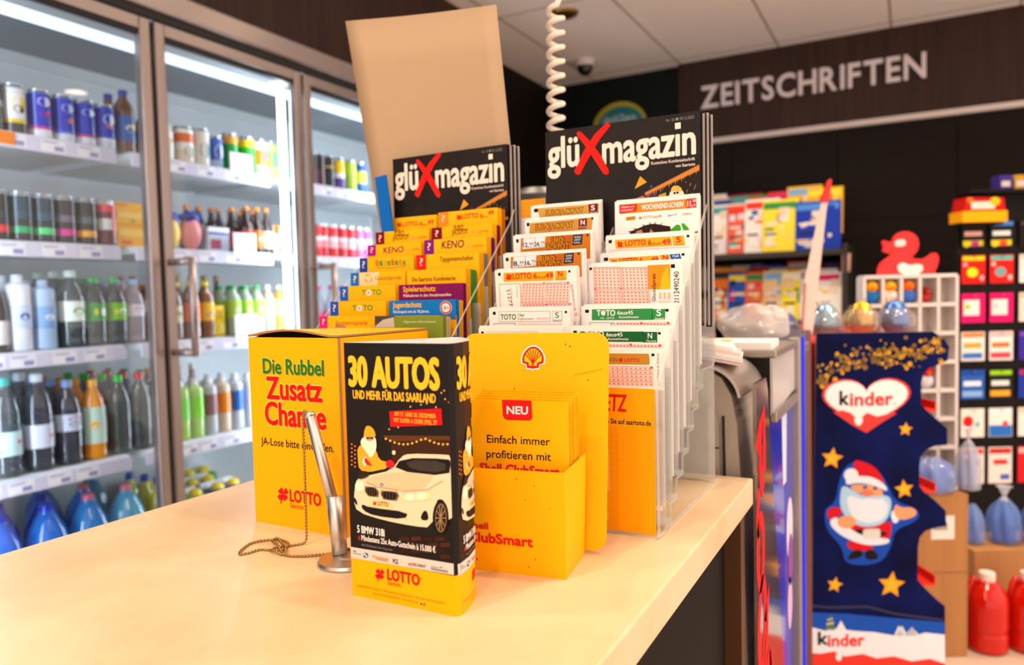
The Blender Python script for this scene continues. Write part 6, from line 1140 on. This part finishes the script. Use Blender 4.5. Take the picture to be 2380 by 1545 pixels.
q = B(); q.prism([f(p) for p in DP], 'y', 0, .008, mt('duck_red', 'F01008', .4)); q.poly([f(p) for p in [(480, 470), (500, 455), (560, 450), (582, 470), (580, 500), (545, 515), (495, 512), (482, 495)]], flat('F0D8D0'), 3); q.poly([f(p) for p in [(505, 700), (520, 670), (560, 660), (620, 685), (690, 675), (735, 690), (738, 730), (700, 768), (560, 768), (520, 745)]], flat('EEE2DC'), 3); q.build('duck_board', dk_)

# ------------------------------------------------------------------ gift card wall
cb = thing('card_stand', 'dark pegboard stand hung with rows of gift cards', 'stand', (.177, 3.775, 0), YW)
B().box(0, .75, .0, .03, .15, 1.60, mt('peg_dark', '120D0A', .6, spec=.15)).build('board', cb); B().box(0, .75, -.06, .14, 0, .15, MATS['peg_dark']).build('plinth', cb); B().box(0, .75, -.09, .0, 1.60, 1.612, MATS['peg_dark']).build('top_shelf', cb)
PX = 3.2 / 1715.6
def cardpos(px, py): return R3 @ Vector(((px - 2229) * PX, -.012, 0)) + Vector((.177, 3.775, 0)), 1.607 - (py - 450) * PX
ROWS = [(515, 577), (594, 660), (683, 751), (773, 841), (863, 931), (954, 1022), (1047, 1133)]
CD = [[('1A1614', ['E8501C', 'F0B8A8', 'E8D820', 'C03890'], 'black gift card with orange top and coloured dots'), ('141824', ['4888D0', 'E8E4E0', 'F0D020', 'E84818'], 'black gift card with blue top and white print'), ('141210', ['503830'], 'plain black gift card')],
 [('E02010', ['E8E020', 'C8E020', 'F4A0A0'], 'red gift card with yellow top and lime disc'), ('E01C18', ['50B8B0', '78A0A0', 'F0B8B0'], 'red gift card with teal top and grey disc'), ('EDE4DE', ['F0C8C0'], 'white gift card at the edge')],
 [('F0106C', ['F0106C', 'EDE6E0', 'A8C828'], 'magenta gift card with white field and lime leaf'), ('F0106C', ['F0106C', 'EDE6E0', 'F0C8D0'], 'magenta gift card with plain white field'), ('EAD8C8', ['E8B8A0'], 'cream gift card at the edge')],
 [('EEE6DE', ['F0843C', 'F0A030', '3C78C8'], 'white gift card with orange top and figure'), ('F0E8E4', ['F0B8B8', 'E87830', 'D84858'], 'white gift card with small red shape'), ('3A2C98', ['7848B0'], 'violet gift card at the edge')],
 [('2C60B8', ['1C48A0', 'E4ECF8', '88B0E8'], 'blue gift card with white headline'), ('1C2420', ['98D818', 'E8E8E0', 'F0A828'], 'black gift card with lime top and amber bar'), ('2038A0', ['C02030'], 'navy gift card at the edge')],
 [('EFE6DC', ['F0E8E0', 'E02018', '80C0C0'], 'white gift card with red circle'), ('F0EAE4', ['E8F0F8', '2C70C8', 'D84840'], 'white gift card with blue waves'), ('EFE8E0', ['E8C8B0'], 'white gift card at the outer edge')],
 [('F0E4DC', ['D84030', 'D84030', 'F0D0C8'], 'white gift card with red headline, lowest row'), ('F0E2DA', ['C83028', 'D83830', '4868B8'], 'white gift card with red headline and blue corner, lowest row'), ('D02028', ['F0B0A8'], 'red gift card at the edge, lowest row')]]
PXC = [2237, 2303, 2372]
for r, (ya, yb) in enumerate(ROWS):
    for c in range(3):
        base, cs, lab = CD[r][c]; p, z = cardpos(PXC[c], ya); w_ = 55 * PX; h_ = (yb - ya) * PX
        t = thing('gift_card', lab, 'gift card', (p.x, p.y, z - h_), YW, 'gift cards on the pegboard'); q = B(); q.box(0, w_, 0, .003, 0, h_, flat(base)); q.rect(.004, h_ * .82, w_ - .004, h_ * .97, flat(cs[0]), 3)
        if len(cs) > 1: 
            if r == 2: q.rect(w_ * .08, h_ * .25, w_ * .75, h_ * .78, flat(cs[1]), 4); q.disc(w_ * .25, h_ * .55, w_ * .12, h_ * .1, flat(cs[2]), 5)
            elif r == 1: q.disc(w_ * .45, h_ * .4, w_ * .24, h_ * .17, flat(cs[1]), 4); q.disc(w_ * .15, h_ * .68, w_ * .1, h_ * .08, flat(cs[2]), 5); q.disc(w_ * .85, h_ * .2, w_ * .1, h_ * .1, flat(cs[2]), 5)
            elif r == 5: q.disc(w_ * (.3 if c == 0 else .7), h_ * .55, w_ * .22, h_ * .2, flat(cs[1]), 4) if c == 0 else q.rect(.002, .002, w_ - .002, h_ * .4, flat(cs[1]), 4); q.disc(w_ * .7, h_ * .45, w_ * .12, h_ * .1, flat(cs[2]), 5)
            elif r == 6: q.rect(w_ * .2, h_ * .52, w_ * .8, h_ * .66, flat(cs[1]), 4); q.rect(w_ * .5, h_ * .1, w_ * .9, h_ * .25, flat(cs[2]), 4)
            else: q.rect(w_ * .1, h_ * .45, w_ * .85, h_ * .62, flat(cs[1]), 4); q.rect(w_ * .05, h_ * .08, w_ * .9, h_ * .28, flat(cs[2]), 4)
            if r == 0: q.disc(w_ * .2, h_ * .15, w_ * .14, h_ * .12, flat(cs[2]), 5); q.rect(w_ * .4, h_ * .06, w_ * .72, h_ * .26, flat(cs[3]), 5)
        q.build('card', t); q = B(); q.tube([(w_ / 2, .0115, h_ * .93), (w_ / 2, -.012, h_ * .93), (w_ / 2, -.016, h_ * .97)], .0022, POST, 6); q.build('peg_hook', t)
# products on the stand's top shelf
p = R3 @ Vector((-.04, -.1, 0)) + Vector((.177, 3.775, 0))
t = thing('snack_box', 'red and yellow snack box at the top corner of the card stand', 'box', (p.x, p.y, 1.475), YW); q = B(); q.prism([(.01, .045), (.185, .045), (.178, .10), (.02, .105)], 'y', .0, .09, flat('C01410')); q.rect(.04, .055, .14, .085, flat('F0D8C8'), 3); q.disc(.14, .085, .022, .018, flat('F0B81C'), 4); q.disc(.035, .092, .014, .012, flat('F07818'), 4); q.build('box_body', t); B().box(0, .19, -.006, .09, 0, .046, flat('F5A800')).build('tray_front', t); 
B().box(-.036, .146, -.085, .0, 1.465, 1.4745, MATS['peg_dark']).build('box_ledge', cb)
for i, (px, c, nm) in enumerate(((2318, '3A2C80', 'dark violet'), (2352, 'B08A30', 'dull gold'), (2382, '6A5A38', 'bronze'))):
    p = R3 @ Vector(((px - 2229) * PX - .03, -.075, 0)) + Vector((.177, 3.775, 0)); q = B(); q.box(0, .055, 0, .06, 0, .06, flat(c), .003); q.rect(.008, .012, .045, .035, flat('C8B8B0'), 3); tag(q.build('small_box', None, (p.x, p.y, 1.6125), (0, 0, YW)), nm + ' small box on the top shelf of the card stand', 'box', 'boxes on the card stand')
for k in range(2): 
    p = R3 @ Vector((.42 + .12 * k, -.012, 0)) + Vector((.177, 3.775, 0))

# ------------------------------------------------------------------ cartons, bags and canisters on the floor
CB = mt('carton_brown', 'B07C44', .75, noise='A87440', scale=(40, 40, 2))
def carton_box(name, lab, x, y, z, w_, d, h, deco=None):
    t = thing(name, lab, 'carton', (x, y, z), YW); q = B(); q.box(0, w_, 0, d, 0, h - .003, CB, .002); 
    if deco: deco(q, w_, h)
    q.build('box_body', t); q = B(); q.box(0, w_, 0, d / 2 - .001, h - .003, h, CB); q.box(0, w_, d / 2 + .001, d, h - .003, h, CB); q.build('top_flap', t); q = B(); q.map = lambda u, v, k: (u, v, h + .0003 * k); q.rect(0, d / 2 - .024, w_, d / 2 + .024, mt('packing_tape', 'B88A50', .25), 1); q.build('tape', t); return t
def lab_(q, w_, h):
    q.rect(w_ - .12, h - .145, w_ - .045, h - .068, flat('EDE4DC'), 3)
    for i in range(9): q.rect(w_ - .115 + i * .0055, h - .115, w_ - .1125 + i * .0055 + .0012 * (i % 2), h - .09, BLK, 4)
carton_box('cardboard_carton', 'upper brown carton with white bar code label beside the navy display', -.09, 2.625, .281, .29, .133, .255, lab_)
carton_box('cardboard_carton', 'lower brown carton standing on the floor under the labelled one', -.09, 2.625, 0, .29, .133, .28)
carton_box('cardboard_carton', 'brown carton under the blue bags by the card stand', .20, 3.02, 0, .34, .2, .272)
def gbag(lab, x, y, z, rx, ry, rz, c, c2, tie=True):
    t = thing('refill_bag', lab, 'bag', (x, y, z), YW); BM = mt('film_bag_' + c, c, .15, alpha=.5, coat=.4)
    q = B(); n = 40; vs = []; R = [(.70, 0), (.96, .06), (1.0, .3), (1.02, .8), (.94, 1.2), (.72, 1.5), (.4, 1.75), (.2, 1.9)]
    for fr, fz in R:
        for i in range(n): a = 2 * PI * i / n; m = 1 + (.05 + .1 * fz / 2) * math.cos(7 * a + fz) * (1 if fz else .3); vs.append((rx * fr * m * math.cos(a), ry * fr * m * math.sin(a), rz * fz))
    q.add(vs, [(j * n + i, j * n + (i + 1) % n, (j + 1) * n + (i + 1) % n, (j + 1) * n + i) for j in range(len(R) - 1) for i in range(n)] + [tuple(range(n))[::-1]], BM, True); q.build('bag', t)
    q = B()
    for k in (-1, 0, 1): q.lathe([(rx * .2, rz * .05), (rx * .24, rz * .2), (rx * .24, rz * 1.15), (rx * .1, rz * 1.45)], mt('bag_fill_' + c2, c2, .2), (k * rx * .5, -ry * .2 * (1 - abs(k)), 0), 12)
    q.build('contents', t)
    if tie: q = B(); q.lathe([(rx * .3, rz * 1.8), (rx * .1, rz * 1.98), (rx * .35, rz * 2.35), (rx * .5, rz * 2.4)], mt('film_tie', 'D0D4E0', .15, alpha=.6), n=16, cap=False); q.build('tied_neck', t)
gbag('pale blue refill bag on top of the labelled carton', .062, 2.758, .539, .072, .06, .06, '8CA4E0', '5878D0', False)
gbag('clear film bag with twisted neck behind the pale blue bag', .168, 2.824, .539, .035, .04, .085, 'C0C8DC', '90A4D0')
gbag('blue refill bag with clear tied neck on the rear carton', .30, 3.17, .274, .055, .05, .085, '6C94DC', '1840C0')
gbag('second blue refill bag leaning beside the tied one on the rear carton', .405, 3.21, .274, .05, .05, .08, '5C88D8', '1C48B8', False)
gbag('small blue refill bag at the near corner of the rear carton', .20, 3.12, .274, .036, .04, .075, '84A4E0', '3058C8', False)
CANR = mt('canister_red', 'D01808', .14, alpha=.9); 
def canister(lab, x, y):
    t = thing('red_canister', lab, 'canister', (x, y, 0), YW, 'red canisters on the floor'); q = B(); n = 20
    pts = [(.085, .004), (.092, .015), (.092, .06), (.088, .065), (.088, .075), (.092, .08), (.092, .16), (.086, .185), (.062, .215), (.04, .228), (.03, .235)]
    pts = [(a * .70, b_) for a, b_ in pts]; q.lathe(pts, CANR, n=26); q.build('body', t); B().lathe([(.055, .006), (.058, .016), (.058, .15), (.048, .152)], mt('red_fluid', 'B81006', .2), n=24).build('fluid', t)
    B().lathe([(.024, .232), (.025, .24), (.024, .258), (.02, .26)], flat('E8D8D0', .3), n=20).build('cap', t); q = B(); q.tube([(-.022, 0, .225), (-.045, 0, .242), (-.056, 0, .22), (-.06, 0, .18)], .009, CANR, 8); q.build('handle', t)
canister('red fluid canister next to the brown cartons', .224, 2.855); canister('red fluid canister away from the brown cartons', .345, 2.91)
q = B(); q.box(0, .3, 0, .02, 0, .1, mt('shelf_pale', 'B8A898', .5)); 
for o in list(bpy.data.objects):
    if o.get('label') is not None and o.parent: del o['label']
